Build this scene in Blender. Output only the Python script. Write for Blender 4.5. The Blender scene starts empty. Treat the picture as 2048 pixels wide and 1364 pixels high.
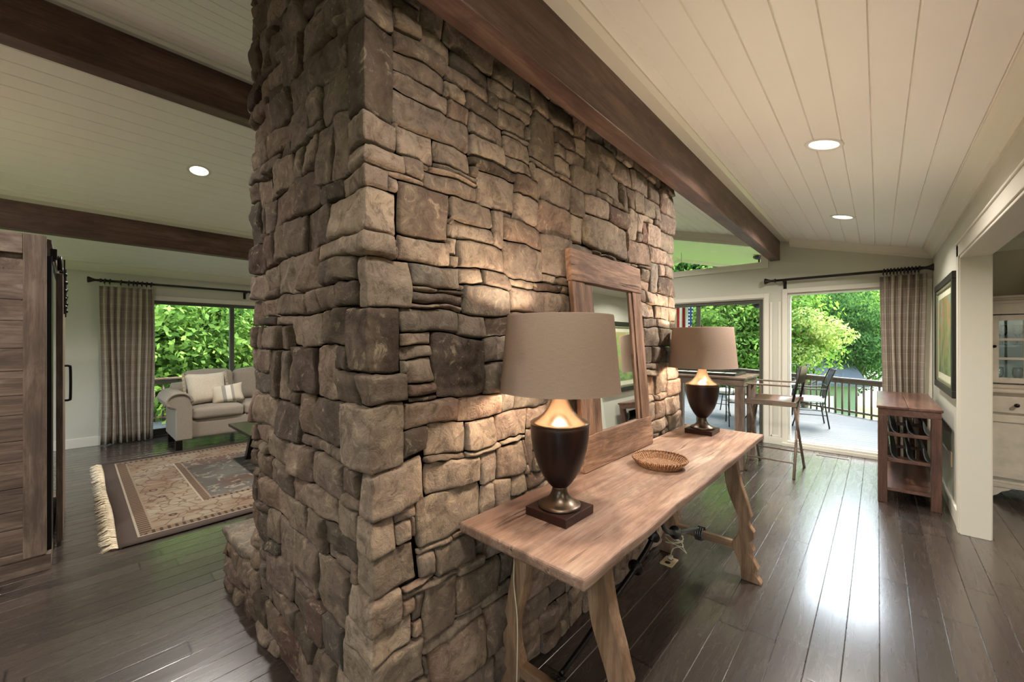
import bpy, bmesh, math, random
import numpy as np
from mathutils import Vector, Matrix
random.seed(7)
R_ = math.radians
C = bpy.context.scene.collection
SC = bpy.context.scene

# ------------------------------------------------------------------ camera, world, sun, exposure
YAW = 42.46
cd = bpy.data.cameras.new('camera'); cam = bpy.data.objects.new('camera', cd); C.objects.link(cam)
cd.sensor_width = 36; cd.lens = 36 * 800 / 2048; cd.clip_start = 0.02; cd.clip_end = 500
cam.location = (0, 0, 1.45); cam.rotation_euler = (R_(90), 0, R_(YAW))
SC.camera = cam
SC.view_settings.view_transform = 'Standard'; SC.view_settings.look = 'None'
SC.view_settings.gamma = 1; SC.view_settings.use_curve_mapping = False
SC.view_settings.exposure = 0.95
W = bpy.data.worlds.new('world'); SC.world = W; W.use_nodes = True
nt = W.node_tree; nt.nodes.clear()
sky = nt.nodes.new('ShaderNodeTexSky'); sky.sky_type = 'NISHITA'; sky.sun_disc = False
sky.sun_elevation = R_(52); sky.sun_rotation = R_(20); sky.air_density = 1.2; sky.dust_density = 2.5
hs = nt.nodes.new('ShaderNodeHueSaturation'); hs.inputs['Saturation'].default_value = 0.85
bg = nt.nodes.new('ShaderNodeBackground'); bg.inputs[1].default_value = 1.45
wo = nt.nodes.new('ShaderNodeOutputWorld')
nt.links.new(sky.outputs[0], hs.inputs['Color']); nt.links.new(hs.outputs[0], bg.inputs[0]); nt.links.new(bg.outputs[0], wo.inputs[0])

def add_light(name, kind, loc, energy, color=(1, 1, 1), size=0.1, rot=(0, 0, 0), spread=None):
    l = bpy.data.lights.new(name, kind); l.energy = energy; l.color = color
    if kind == 'AREA':
        l.shape = 'DISK'; l.size = size
        if spread: l.spread = spread
    elif kind == 'POINT': l.shadow_soft_size = size
    elif kind == 'SUN': l.angle = size
    o = bpy.data.objects.new(name, l); o.location = loc; o.rotation_euler = rot; C.objects.link(o); return o
SUN = 2.3
sd = Vector((0.42, 0.75, 1.05)).normalized()         # towards the sun
s_ = add_light('sun', 'SUN', (0, 20, 20), SUN, (1, .95, .86), R_(1.0)); s_.rotation_euler = sd.to_track_quat('Z', 'Y').to_euler()
CAN_W = 24.0      # each recessed ceiling light
LAMP_E = 265.0     # radiance of each table lamp bulb

# ------------------------------------------------------------------ helpers
def srgb(r, g, b):
    f = lambda c: (c / 255 / 12.92) if c / 255 <= .04045 else ((c / 255 + .055) / 1.055) ** 2.4
    return (f(r), f(g), f(b), 1)

class N:
    """small node-tree writer"""
    def __init__(s, name):
        s.m = bpy.data.materials.new(name); s.m.use_nodes = True; s.t = s.m.node_tree; s.t.nodes.clear()
        s.out = s.t.nodes.new('ShaderNodeOutputMaterial')
    def n(s, kind, **kw):
        x = s.t.nodes.new('ShaderNode' + kind)
        for k, v in kw.items(): setattr(x, k, v)
        return x
    def l(s, a, b): s.t.links.new(a, b)
    def put(s, sock, v):
        if hasattr(v, 'links') or isinstance(v, bpy.types.NodeSocket): s.l(v, sock)
        else: sock.default_value = v
    def math(s, op, a, b=0.0, c=None):
        x = s.n('Math', operation=op); s.put(x.inputs[0], a); s.put(x.inputs[1], b)
        if c is not None: s.put(x.inputs[2], c)
        return x.outputs[0]
    def obj(s): return s.n('TexCoord').outputs['Object']
    def geo(s): return s.n('NewGeometry').outputs['Position']
    def uv(s): return s.n('TexCoord').outputs['UV']
    def mapping(s, v, scale=(1, 1, 1), loc=(0, 0, 0), rot=(0, 0, 0)):
        x = s.n('Mapping'); s.put(x.inputs[0], v); x.inputs['Scale'].default_value = scale
        x.inputs['Location'].default_value = loc; x.inputs['Rotation'].default_value = rot; return x.outputs[0]
    def noise(s, v, scale=5, detail=4, rough=.55, dist=0.0):
        x = s.n('TexNoise'); s.put(x.inputs['Vector'], v); x.inputs['Scale'].default_value = scale
        x.inputs['Detail'].default_value = detail; x.inputs['Roughness'].default_value = rough; x.inputs['Distortion'].default_value = dist
        return x.outputs[0]
    def ramp(s, f, stops):
        x = s.n('ValToRGB'); s.put(x.inputs[0], f); e = x.color_ramp.elements
        while len(e) > 1: e.remove(e[-1])
        e[0].position = stops[0][0]; e[0].color = stops[0][1]
        for p, c in stops[1:]:
            k = e.new(p); k.color = c
        return x.outputs[0]
    def mix(s, f, a, b, mode='MIX'):
        x = s.n('Mix', data_type='RGBA', blend_type=mode); s.put(x.inputs[0], f); s.put(x.inputs[6], a); s.put(x.inputs[7], b); return x.outputs[2]
    def sep(s, v):
        x = s.n('SeparateXYZ'); s.put(x.inputs[0], v); return x.outputs
    def comb(s, a, b, c):
        x = s.n('CombineXYZ'); s.put(x.inputs[0], a); s.put(x.inputs[1], b); s.put(x.inputs[2], c); return x.outputs[0]
    def bump(s, h, strength=.3, dist=.01, nrm=None):
        x = s.n('Bump'); x.inputs['Strength'].default_value = strength; x.inputs['Distance'].default_value = dist
        s.put(x.inputs['Height'], h)
        if nrm is not None: s.l(nrm, x.inputs['Normal'])
        return x.outputs[0]
    def pbr(s, col, rough=.5, metal=0.0, nrm=None, coat=0.0, spec=.5, **kw):
        x = s.n('BsdfPrincipled'); s.put(x.inputs['Base Color'], col); s.put(x.inputs['Roughness'], rough); s.put(x.inputs['Metallic'], metal)
        x.inputs['Coat Weight'].default_value = coat; x.inputs['Specular IOR Level'].default_value = spec
        if nrm is not None: s.l(nrm, x.inputs['Normal'])
        for k, v in kw.items(): s.put(x.inputs[k.replace('_', ' ')], v)
        return x.outputs[0]
    def done(s, sh): s.l(sh, s.out.inputs[0]); return s.m

def flat(name, col, rough=.5, metal=0.0, var=.06, scale=12, bump=.05, **kw):
    k = N(name); o = k.obj(); f = k.noise(o, scale, 4)
    lo = tuple(c * (1 - var) for c in col[:3]) + (1,); hi = tuple(min(1, c * (1 + var)) for c in col[:3]) + (1,)
    c = k.ramp(f, [(.3, lo), (.7, hi)]); b = k.bump(k.noise(o, scale * 6, 3), bump, .003)
    return k.done(k.pbr(c, rough, metal, b, **kw))

def wood(name, cols, axis='Y', scale=1.0, rough=.6, crack=.25, bump=.35, wild=1.0, knots=True, coat=0.0, spec=.35):
    """grain along axis; cols dark, mid, light"""
    k = N(name); o = k.obj()
    st = {'X': (.10, 1, 1), 'Y': (1, .10, 1), 'Z': (1, 1, .10)}[axis]
    warp = k.noise(k.mapping(o, tuple(a * 2.2 * scale for a in st)), 2.0, 3, .5)
    v = k.mapping(o, tuple(a * 9 * scale for a in st))
    vv = k.n('VectorMath', operation='ADD'); k.l(v, vv.inputs[0])
    w3 = k.comb(k.math('MULTIPLY', warp, 3.0 * wild), k.math('MULTIPLY', warp, 2.0 * wild), k.math('MULTIPLY', warp, 3.0 * wild)); k.l(w3, vv.inputs[1])
    g1 = k.noise(vv.outputs[0], 1.6, 5, .6)
    fine = k.noise(k.mapping(o, tuple((a if a == 1 else .03) * 120 * scale for a in st)), 1.4, 3, .6)
    base = k.ramp(g1, [(.25, cols[0]), (.5, cols[1]), (.72, cols[2])])
    big = k.noise(k.mapping(o, tuple(a * 1.5 for a in st)), 1.5, 2)
    base = k.mix(k.math('MULTIPLY', big, .35), base, cols[0])
    fr = k.ramp(fine, [(.38, (.45, .43, .42, 1)), (.55, (1, 1, 1, 1))])
    base = k.mix(.4, base, k.mix(1, base, fr, 'MULTIPLY'))
    blot = k.noise(k.mapping(o, tuple(.5 if a < 1 else 1.6 for a in st)), 5.0, 5, .7, .5)
    base = k.mix(k.ramp(blot, [(.42, (.45, .45, .45, 1)), (.56, (0, 0, 0, 1))]), base, tuple(c * .55 for c in cols[0][:3]) + (1,))
    ck = k.noise(k.mapping(o, tuple((a if a == 1 else .06) * 38 * scale for a in st)), 1.0, 4, .6, .4)
    cr = k.ramp(ck, [(.30, (1, 1, 1, 1)), (.36, (0, 0, 0, 1))])
    base = k.mix(k.math('MULTIPLY', cr, crack), base, (cols[0][0] * .25, cols[0][1] * .25, cols[0][2] * .25, 1))
    if knots:
        vo = k.n('TexVoronoi'); k.put(vo.inputs['Vector'], k.mapping(o, tuple((a if a == 1 else .5) * 3.2 for a in st))); vo.inputs['Scale'].default_value = 1.0
        kn = k.ramp(vo.outputs['Distance'], [(.03, (1, 1, 1, 1)), (.09, (0, 0, 0, 1))])
        base = k.mix(k.math('MULTIPLY', kn, .6), base, (cols[0][0] * .3, cols[0][1] * .25, cols[0][2] * .2, 1))
    h = k.math('ADD', k.math('MULTIPLY', g1, .6), k.math('ADD', k.math('MULTIPLY', fine, .5), k.math('MULTIPLY', cr, -1.0 * crack * 2)))
    return k.done(k.pbr(base, rough, 0.0, k.bump(h, bump, .004), coat=coat, spec=spec))

class MB:
    """collects shapes into one mesh"""
    def __init__(s): s.v = []; s.f = []; s.sm = []; s.uvs = None
    def add(s, vs, fs, smooth=False, M=None):
        b = len(s.v)
        if M is not None: vs = [M @ Vector(p) for p in vs]
        s.v += [tuple(p) for p in vs]; s.f += [tuple(i + b for i in q) for q in fs]; s.sm += [smooth] * len(fs); return s
    def box(s, x0, x1, y0, y1, z0, z1, M=None):
        vs = [(x, y, z) for x in (x0, x1) for y in (y0, y1) for z in (z0, z1)]
        return s.add(vs, [(0, 1, 3, 2), (4, 6, 7, 5), (0, 4, 5, 1), (2, 3, 7, 6), (0, 2, 6, 4), (1, 5, 7, 3)], False, M)
    def prism(s, poly, a0, a1, axis='Y', M=None, smooth=False):
        """poly in the plane across axis: X->(y,z) Y->(x,z) Z->(x,y)"""
        mk = {'X': lambda p, a: (a, p[0], p[1]), 'Y': lambda p, a: (p[0], a, p[1]), 'Z': lambda p, a: (p[0], p[1], a)}[axis]
        n = len(poly); vs = [mk(p, a0) for p in poly] + [mk(p, a1) for p in poly]
        fs = [(i, (i + 1) % n, n + (i + 1) % n, n + i) for i in range(n)]
        s.add(vs, fs, smooth, M)
        b = len(s.v) - 2 * n
        s.f += [tuple(range(b + n - 1, b - 1, -1)), tuple(range(b + n, b + 2 * n))]; s.sm += [False, False]; return s
    def tube(s, pts, r, n=10, M=None, caps=True, up=None):
        pts = [Vector(p) for p in pts]; rs = r if isinstance(r, (list, tuple)) else [r] * len(pts)
        vs = []; ref = Vector(up) if up else None
        for i, p in enumerate(pts):
            t = (pts[min(i + 1, len(pts) - 1)] - pts[max(i - 1, 0)]).normalized()
            if ref is None: ref = Vector((0, 0, 1)) if abs(t.z) < .9 else Vector((1, 0, 0))
            a = t.cross(ref); 
            if a.length < 1e-5: a = t.orthogonal()
            a.normalize(); b = t.cross(a).normalized(); ref = a.cross(t)
            for j in range(n):
                an = 2 * math.pi * j / n; vs.append(p + (a * math.cos(an) + b * math.sin(an)) * rs[i])
        fs = [(i * n + j, i * n + (j + 1) % n, (i + 1) * n + (j + 1) % n, (i + 1) * n + j) for i in range(len(pts) - 1) for j in range(n)]
        s.add(vs, fs, True, M)
        if caps:
            b = len(s.v) - len(vs)
            s.f += [tuple(range(b + n - 1, b - 1, -1)), tuple(range(b + len(vs) - n, b + len(vs)))]; s.sm += [False, False]
        return s
    def lathe(s, prof, n=40, M=None, mod=None, c=(0, 0)):
        vs = []
        for r, z in prof:
            for j in range(n):
                a = 2 * math.pi * j / n; rr = r * (mod(a, z) if mod else 1)
                vs.append((c[0] + rr * math.cos(a), c[1] + rr * math.sin(a), z))
        fs = [(i * n + j, i * n + (j + 1) % n, (i + 1) * n + (j + 1) % n, (i + 1) * n + j) for i in range(len(prof) - 1) for j in range(n)]
        return s.add(vs, fs, True, M)
    def build(s, name, mat, parent=None, bevel=0, bseg=2, auto=True, loc=(0, 0, 0), rot=None, recalc=True, subsurf=0):
        me = bpy.data.meshes.new(name); me.from_pydata(s.v, [], s.f); me.update()
        me.polygons.foreach_set('use_smooth', s.sm)
        if recalc:
            bm = bmesh.new(); bm.from_mesh(me); bmesh.ops.recalc_face_normals(bm, faces=bm.faces); bm.to_mesh(me); bm.free()
        o = bpy.data.objects.new(name, me); C.objects.link(o); me.materials.append(mat)
        if bevel:
            b = o.modifiers.new('bevel', 'BEVEL'); b.width = bevel; b.segments = bseg; b.limit_method = 'ANGLE'; b.angle_limit = R_(40)
        if subsurf:
            b = o.modifiers.new('sub', 'SUBSURF'); b.levels = subsurf; b.render_levels = subsurf
        if parent is not None: o.parent = parent
        o.location = loc
        if rot: o.rotation_euler = rot
        return o

def tag(o, label=None, cat=None, group=None, kind=None):
    if label: o['label'] = label
    if cat: o['category'] = cat
    if group: o['group'] = group
    if kind: o['kind'] = kind
    return o
def thing(name, label, cat, loc=(0, 0, 0), rz=0, group=None):
    o = bpy.data.objects.new(name, None); o.empty_display_size = .1; C.objects.link(o); o.location = loc; o.rotation_euler = (0, 0, rz)
    return tag(o, label, cat, group)
def struct(o): o['kind'] = 'structure'; return o
def dup(root, loc, rz=0, label=None, scale=None):
    kids = {}
    def cp(o, par):
        c = o.copy(); C.objects.link(c); c.parent = par
        for ch in [q for q in bpy.data.objects if q.parent == o]: kids.setdefault(o.name, []).append(ch)
        for ch in kids.get(o.name, []): cp(ch, c)
        return c
    r = cp(root, None); r.location = loc; r.rotation_euler = (0, 0, rz)
    if label: r['label'] = label
    if scale: r.scale = scale
    return r
def clean(*p): return [tuple(q) for q in p]
def smooth_path(pts, n=8):
    """Catmull-Rom through pts"""
    P = [Vector(p) for p in pts]; P = [P[0] * 2 - P[1]] + P + [P[-1] * 2 - P[-2]]; out = []
    for i in range(1, len(P) - 2):
        for k in range(n):
            t = k / n; a, b, c, d = P[i - 1], P[i], P[i + 1], P[i + 2]
            out.append(.5 * ((2 * b) + (c - a) * t + (2 * a - 5 * b + 4 * c - d) * t * t + (3 * b - a - 3 * c + d) * t ** 3))
    out.append(P[-2]); return out

# ------------------------------------------------------------------ materials
def paint(name, col, rough=.55):
    k = N(name); o = k.geo(); b = k.bump(k.noise(o, 220, 2), .08, .002)
    f = k.noise(o, 1.1, 3); c = k.mix(k.math('MULTIPLY', f, .12), col, tuple(x * .8 for x in col[:3]) + (1,))
    return k.done(k.pbr(c, rough, 0, b, spec=.35))
M_wall = paint('wall_paint', srgb(205, 202, 186))
M_wall2 = paint('dining_wall_paint', srgb(206, 190, 170))
M_ceil = paint('ceiling_paint', srgb(244, 240, 230), .5)
M_trim = paint('trim_paint', srgb(228, 222, 206), .4)
M_beam = wood('beam_wood', (srgb(80, 60, 52), srgb(118, 90, 78), srgb(142, 114, 100)), 'Y', .6, .45, .25, .25, 1.0)
M_table = wood('old_pine', (srgb(108, 82, 68), srgb(160, 130, 112), srgb(196, 172, 152)), 'Y', .7, .5, .85, .8, 2.2, spec=.35)
M_tleg = wood('pine_leg', (srgb(110, 82, 60), srgb(156, 124, 96), srgb(182, 152, 124)), 'Z', 1.2, .6, .3, .5, 1.5)
M_tlegx = wood('pine_stretcher', (srgb(110, 82, 60), srgb(156, 124, 96), srgb(182, 152, 124)), 'X', 1.2, .6, .3, .5, 1.5)
RW = (srgb(100, 72, 56), srgb(160, 124, 100), srgb(196, 160, 134))
M_rw_h = wood('reclaimed_wood_h', RW, 'Y', 1.4, .7, .7, 1.0, 1.8)
M_rw_v = wood('reclaimed_wood_v', RW, 'Z', 1.4, .7, .7, 1.0, 1.2)
OAK = (srgb(92, 76, 66), srgb(132, 112, 98), srgb(168, 150, 134))
M_oak_y = wood('limed_oak_plank', OAK, 'Y', 1.0, .6, .35, .5, 2.2)
M_oak_z = wood('limed_oak_stile', OAK, 'Z', 1.1, .6, .35, .4, 1.2, knots=False)
M_oak_x = wood('limed_oak_side', OAK, 'X', 1.0, .6, .35, .4, 1.2)
M_redw_y = wood('cherry_y', (srgb(84, 54, 44), srgb(120, 84, 70), srgb(150, 112, 94)), 'Y', .9, .32, .1, .15, 1.0, coat=.3)
M_redw_z = wood('cherry_z', (srgb(78, 50, 42), srgb(110, 78, 66), srgb(136, 102, 88)), 'Z', .9, .4, .1, .15, 1.0)
M_brnw_z = wood('walnut_z', (srgb(104, 86, 74), srgb(146, 126, 110), srgb(172, 152, 136)), 'Z', .9, .5, .1, .15, 1.0)
M_brnw_x = wood('walnut_x', (srgb(104, 86, 74), srgb(146, 126, 110), srgb(172, 152, 136)), 'X', .9, .45, .1, .15, 1.0)
M_darkwood = wood('lamp_wood', (srgb(26, 15, 12), srgb(48, 28, 23), srgb(68, 42, 34)), 'Z', 1.3, .38, .2, .12, .4, knots=False)
M_lampbase = wood('lamp_plinth', (srgb(40, 22, 18), srgb(62, 36, 30), srgb(78, 46, 38)), 'X', 1.3, .35, .2, .1, .4, knots=False)
M_darkleg = flat('espresso_wood', srgb(30, 22, 19), .35)
M_brass = flat('brushed_bronze', srgb(136, 120, 102), .27, 1.0, .1, 6, .08)
M_bronze = flat('dark_bronze', srgb(92, 82, 72), .34, 1.0, .12, 8, .08)
M_iron = flat('wrought_iron', srgb(44, 42, 42), .38, .85, .2, 20, .4)
M_ironlit = flat('lit_iron', srgb(96, 96, 96), .35, .9, .2, 25, .5)  # lighter copy of the iron, with the light on it put into the colour
M_black = flat('black_metal', srgb(24, 24, 24), .45, .5)
M_rod = flat('rod_bronze', srgb(42, 36, 32), .4, .4)
M_knob = flat('dark_knob', srgb(38, 28, 22), .35, .6)
M_cord = flat('cream_cord', srgb(205, 196, 172), .5)
M_almond = flat('almond_plastic', srgb(206, 184, 146), .4)
M_frame = flat('picture_frame_black', srgb(40, 40, 34), .35)
M_frame2 = flat('picture_frame_inner', srgb(120, 120, 92), .4)
M_hutch = flat('distressed_cream_paint', srgb(182, 172, 158), .55, 0, .14, 9, .15)
M_hutchin = flat('hutch_inside', srgb(128, 150, 152), .5)
M_white = flat('white_vinyl', srgb(224, 222, 210), .4)
M_grey = flat('aluminium_frame', srgb(84, 82, 72), .45, .2)

def leather():
    k = N('shade_fabric'); o = k.obj(); p = k.sep(o)
    an = k.math('ARCTAN2', p[1], p[0])
    w1 = k.noise(k.comb(k.math('MULTIPLY', an, 40), k.math('MULTIPLY', p[2], 12), 0), 9, 2)
    w2 = k.noise(k.comb(k.math('MULTIPLY', an, 3), k.math('MULTIPLY', p[2], 500), 0), 2, 2)
    f = k.math('ADD', k.math('MULTIPLY', w1, .5), k.math('MULTIPLY', w2, .5))
    c = k.ramp(f, [(.35, srgb(146, 126, 112)), (.65, srgb(168, 147, 131))])
    d = k.n('BsdfDiffuse'); k.l(c, d.inputs[0]); k.l(k.bump(f, .3, .002), d.inputs['Normal'])
    t = k.n('BsdfTranslucent'); k.put(t.inputs[0], srgb(200, 170, 146))
    m = k.n('MixShader'); m.inputs[0].default_value = .05; k.l(d.outputs[0], m.inputs[1]); k.l(t.outputs[0], m.inputs[2])
    return k.done(m.outputs[0])
M_shade = leather()
M_shadein = flat('shade_lining', srgb(230, 220, 200), .7)

def glassmat(name='window_glass', tint=(.97, .99, .97, 1), refl=1.0):
    k = N(name); t = k.n('BsdfTransparent'); t.inputs[0].default_value = tint
    g = k.n('BsdfGlossy'); g.inputs['Roughness'].default_value = .01
    fr = k.n('Fresnel'); fr.inputs[0].default_value = 1.45
    m = k.n('MixShader'); k.l(k.math('MULTIPLY', fr.outputs[0], refl), m.inputs[0]); k.l(t.outputs[0], m.inputs[1]); k.l(g.outputs[0], m.inputs[2])
    return k.done(m.outputs[0])
M_glass = glassmat(refl=.7)
M_mirror = N('mirror_glass'); M_mirror = M_mirror.done(M_mirror.pbr((.86, .9, .88, 1), .02, 1.0))
def emis(name, col, st):
    k = N(name); e = k.n('Emission'); e.inputs[0].default_value = col; e.inputs[1].default_value = st; return k.done(e.outputs[0])
M_lens = emis('lit_lens', (1, .9, .76, 1), 2.2)
M_bulb = emis('lit_bulb', (1, .82, .62, 1), LAMP_E)

BW = .1235; BX0 = .005
def floor_mat():
    k = N('plank_floor'); p = k.geo(); x, y, z = k.sep(p)
    row = k.math('FLOOR', k.math('DIVIDE', k.math('SUBTRACT', x, BX0), BW))
    wn = k.n('TexWhiteNoise', noise_dimensions='1D'); k.l(row, wn.inputs['W'])
    L = 1.25
    yy = k.math('DIVIDE', k.math('ADD', y, k.math('MULTIPLY', wn.outputs[0], 5.0)), L)
    bid = k.math('FLOOR', yy); fr = k.math('FRACT', yy)
    wn2 = k.n('TexWhiteNoise', noise_dimensions='3D'); k.l(k.comb(row, bid, 0), wn2.inputs['Vector'])
    rnd = wn2.outputs[0]
    e = k.math('MULTIPLY', k.math('MINIMUM', fr, k.math('SUBTRACT', 1, fr)), L)
    joint = k.ramp(e, [(0.0, (1, 1, 1, 1)), (.003, (1, 1, 1, 1)), (.005, (0, 0, 0, 1))])
    off = k.math('MULTIPLY', rnd, 37.0)
    v = k.comb(k.math('ADD', k.math('MULTIPLY', x, 22), off), k.math('ADD', k.math('MULTIPLY', y, 1.6), off), 0)
    wv = k.noise(k.comb(k.math('ADD', k.math('MULTIPLY', x, 7), off), k.math('ADD', k.math('MULTIPLY', y, 1.3), off), 0), 1.2, 3, .5, 1.2)
    g = k.noise(v, 1.0, 6, .62, 1.0)
    rings = k.math('SINE', k.math('MULTIPLY', wv, 60.0))
    col = k.ramp(rnd, [(0, srgb(48, 42, 38)), (.35, srgb(64, 56, 51)), (.7, srgb(78, 69, 62)), (1, srgb(56, 47, 42))])
    col = k.mix(k.math('MULTIPLY', g, .8), col, srgb(40, 32, 28))
    rr = k.ramp(rings, [(.75, (0, 0, 0, 1)), (1, (1, 1, 1, 1))])
    col = k.mix(k.math('MULTIPLY', rr, .10), col, srgb(128, 114, 100))
    col = k.mix(joint, col, srgb(24, 19, 16))
    fine = k.noise(k.comb(k.math('MULTIPLY', x, 260), k.math('MULTIPLY', y, 9), 0), 1, 3)
    h = k.math('ADD', k.math('ADD', k.math('MULTIPLY', g, .5), k.math('MULTIPLY', fine, .18)), k.math('ADD', k.math('MULTIPLY', rings, .05), k.math('MULTIPLY', joint, -1.2)))
    ro = k.math('ADD', .20, k.math('MULTIPLY', g, .14))
    return k.done(k.pbr(col, ro, 0, k.bump(h, .13, .003), coat=.7, spec=.7, Coat_Roughness=.16))
M_floor = floor_mat()

def stone_mat(name='fieldstone', mul=1.0):
    k = N(name); at = k.n('Attribute', attribute_name='tint'); p = k.obj()
    a = k.sep(at.outputs['Vector'])      # r: hue choice, g: darkness, b: offset
    pv = k.n('VectorMath', operation='ADD'); k.l(p, pv.inputs[0]); k.l(k.comb(k.math('MULTIPLY', a[2], 50), 0, 0), pv.inputs[1]); q = pv.outputs[0]
    col = k.ramp(a[0], [(0, srgb(132, 118, 104)), (.25, srgb(164, 146, 128)), (.45, srgb(152, 134, 120)), (.62, srgb(180, 160, 140)), (.8, srgb(144, 118, 102)), (.92, srgb(126, 120, 110)), (1, srgb(122, 92, 80))])
    n1 = k.noise(q, 7, 6, .62, .6); n2 = k.noise(q, 28, 5, .65); n3 = k.noise(q, 3.5, 3, .5)
    col = k.mix(k.ramp(n1, [(.35, (.5, .5, .5, 1)), (.6, (0, 0, 0, 1))]), col, srgb(92, 74, 60))
    col = k.mix(k.ramp(n3, [(.5, (0, 0, 0, 1)), (.72, (.6, .6, .6, 1))]), col, srgb(176, 156, 130))
    col = k.mix(k.ramp(n2, [(.58, (0, 0, 0, 1)), (.75, (.5, .5, .5, 1))]), col, srgb(196, 180, 156))
    col = k.mix(k.ramp(n2, [(.25, (.5, .5, .5, 1)), (.42, (0, 0, 0, 1))]), col, srgb(66, 52, 44))
    dk = k.mix(1, col, srgb(92, 84, 78), 'MULTIPLY')
    msk = k.math('MULTIPLY', a[1], k.ramp(n1, [(.30, (.35, .35, .35, 1)), (.62, (1, 1, 1, 1))]))
    col = k.mix(msk, col, dk)
    n4 = k.noise(q, 13, 8, .75, 1.5)
    col = k.mix(k.ramp(n4, [(.38, (.6, .6, .6, 1)), (.50, (0, 0, 0, 1))]), col, srgb(84, 68, 56))
    col = k.mix(k.ramp(n4, [(.56, (0, 0, 0, 1)), (.66, (.55, .55, .55, 1))]), col, srgb(190, 170, 142))
    h = k.math('ADD', k.math('MULTIPLY', n4, 1.3), k.math('ADD', k.math('MULTIPLY', n2, .7), k.math('MULTIPLY', k.noise(q, 110, 4, .6), .3)))
    return k.done(k.pbr(col, .85, 0, k.bump(h, .8, .012), spec=.25))
M_stone = stone_mat()
M_mortar = flat('recess_stone', srgb(48, 40, 34), .95)

def cloth(name, c0, c1, sc=400, rough=.9, bump=.3):
    k = N(name); o = k.obj(); n1 = k.noise(k.mapping(o, (1, .2, 1)), sc, 2); n2 = k.noise(k.mapping(o, (.2, 1, .25)), sc, 2)
    f = k.math('ADD', k.math('MULTIPLY', n1, .5), k.math('MULTIPLY', n2, .5))
    return k.done(k.pbr(k.ramp(f, [(.4, c0), (.6, c1)]), rough, 0, k.bump(f, bump, .002), spec=.2, Sheen_Weight=.15))
M_sofa = cloth('sofa_linen', srgb(134, 124, 110), srgb(156, 146, 132))
M_cush = cloth('cream_cushion', srgb(192, 180, 160), srgb(214, 204, 186))
M_white_cush = cloth('white_seat_pad', srgb(215, 215, 208), srgb(235, 235, 230))
M_fringe = cloth('fringe_wool', srgb(200, 182, 150), srgb(226, 212, 186))
def stripes():
    k = N('striped_cushion'); o = k.obj(); x = k.sep(o)[0]
    c = k.ramp(k.math('ADD', k.math('MULTIPLY', x, 2.4), .5), [(0, srgb(196, 184, 164)), (.36, srgb(200, 190, 170)), (.37, srgb(150, 144, 136)), (.47, srgb(158, 152, 142)), (.48, srgb(216, 210, 196)), (.62, srgb(220, 214, 200)), (.63, srgb(156, 148, 138)), (.70, srgb(160, 152, 142)), (.71, srgb(200, 190, 170))])
    return k.done(k.pbr(c, .9, 0, k.bump(k.noise(o, 300, 2), .3, .002), spec=.2))
M_stripe = stripes()
def plaid():
    k = N('plaid_drape'); u = k.sep(k.uv())
    def line(s, per, off, w):
        f = k.math('FRACT', k.math('ADD', k.math('DIVIDE', s, per), off)); return k.math('LESS_THAN', f, w / per)
    f = k.noise(k.comb(k.math('MULTIPLY', u[0], 500), k.math('MULTIPLY', u[1], 30), 0), 1, 2)
    g = k.noise(k.comb(k.math('MULTIPLY', u[0], 30), k.math('MULTIPLY', u[1], 500), 0), 1, 2)
    c = k.ramp(k.math('MULTIPLY', k.math('ADD', f, g), .5), [(.4, srgb(158, 145, 130)), (.6, srgb(182, 170, 154))])
    b = k.math('MAXIMUM', line(u[0], .19, .0, .07), 0)
    c = k.mix(k.math('MULTIPLY', b, .35), c, srgb(132, 120, 110))
    b2 = line(u[1], .19, .3, .07); c = k.mix(k.math('MULTIPLY', b2, .25), c, srgb(138, 126, 114))
    l = k.math('MAXIMUM', line(u[0], .095, .1, .004), line(u[1], .095, .45, .004))
    c = k.mix(k.math('MULTIPLY', l, .75), c, srgb(206, 196, 178))
    return k.done(k.pbr(c, .9, 0, k.bump(f, .2, .002), spec=.15))
M_plaid = plaid()

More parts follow.
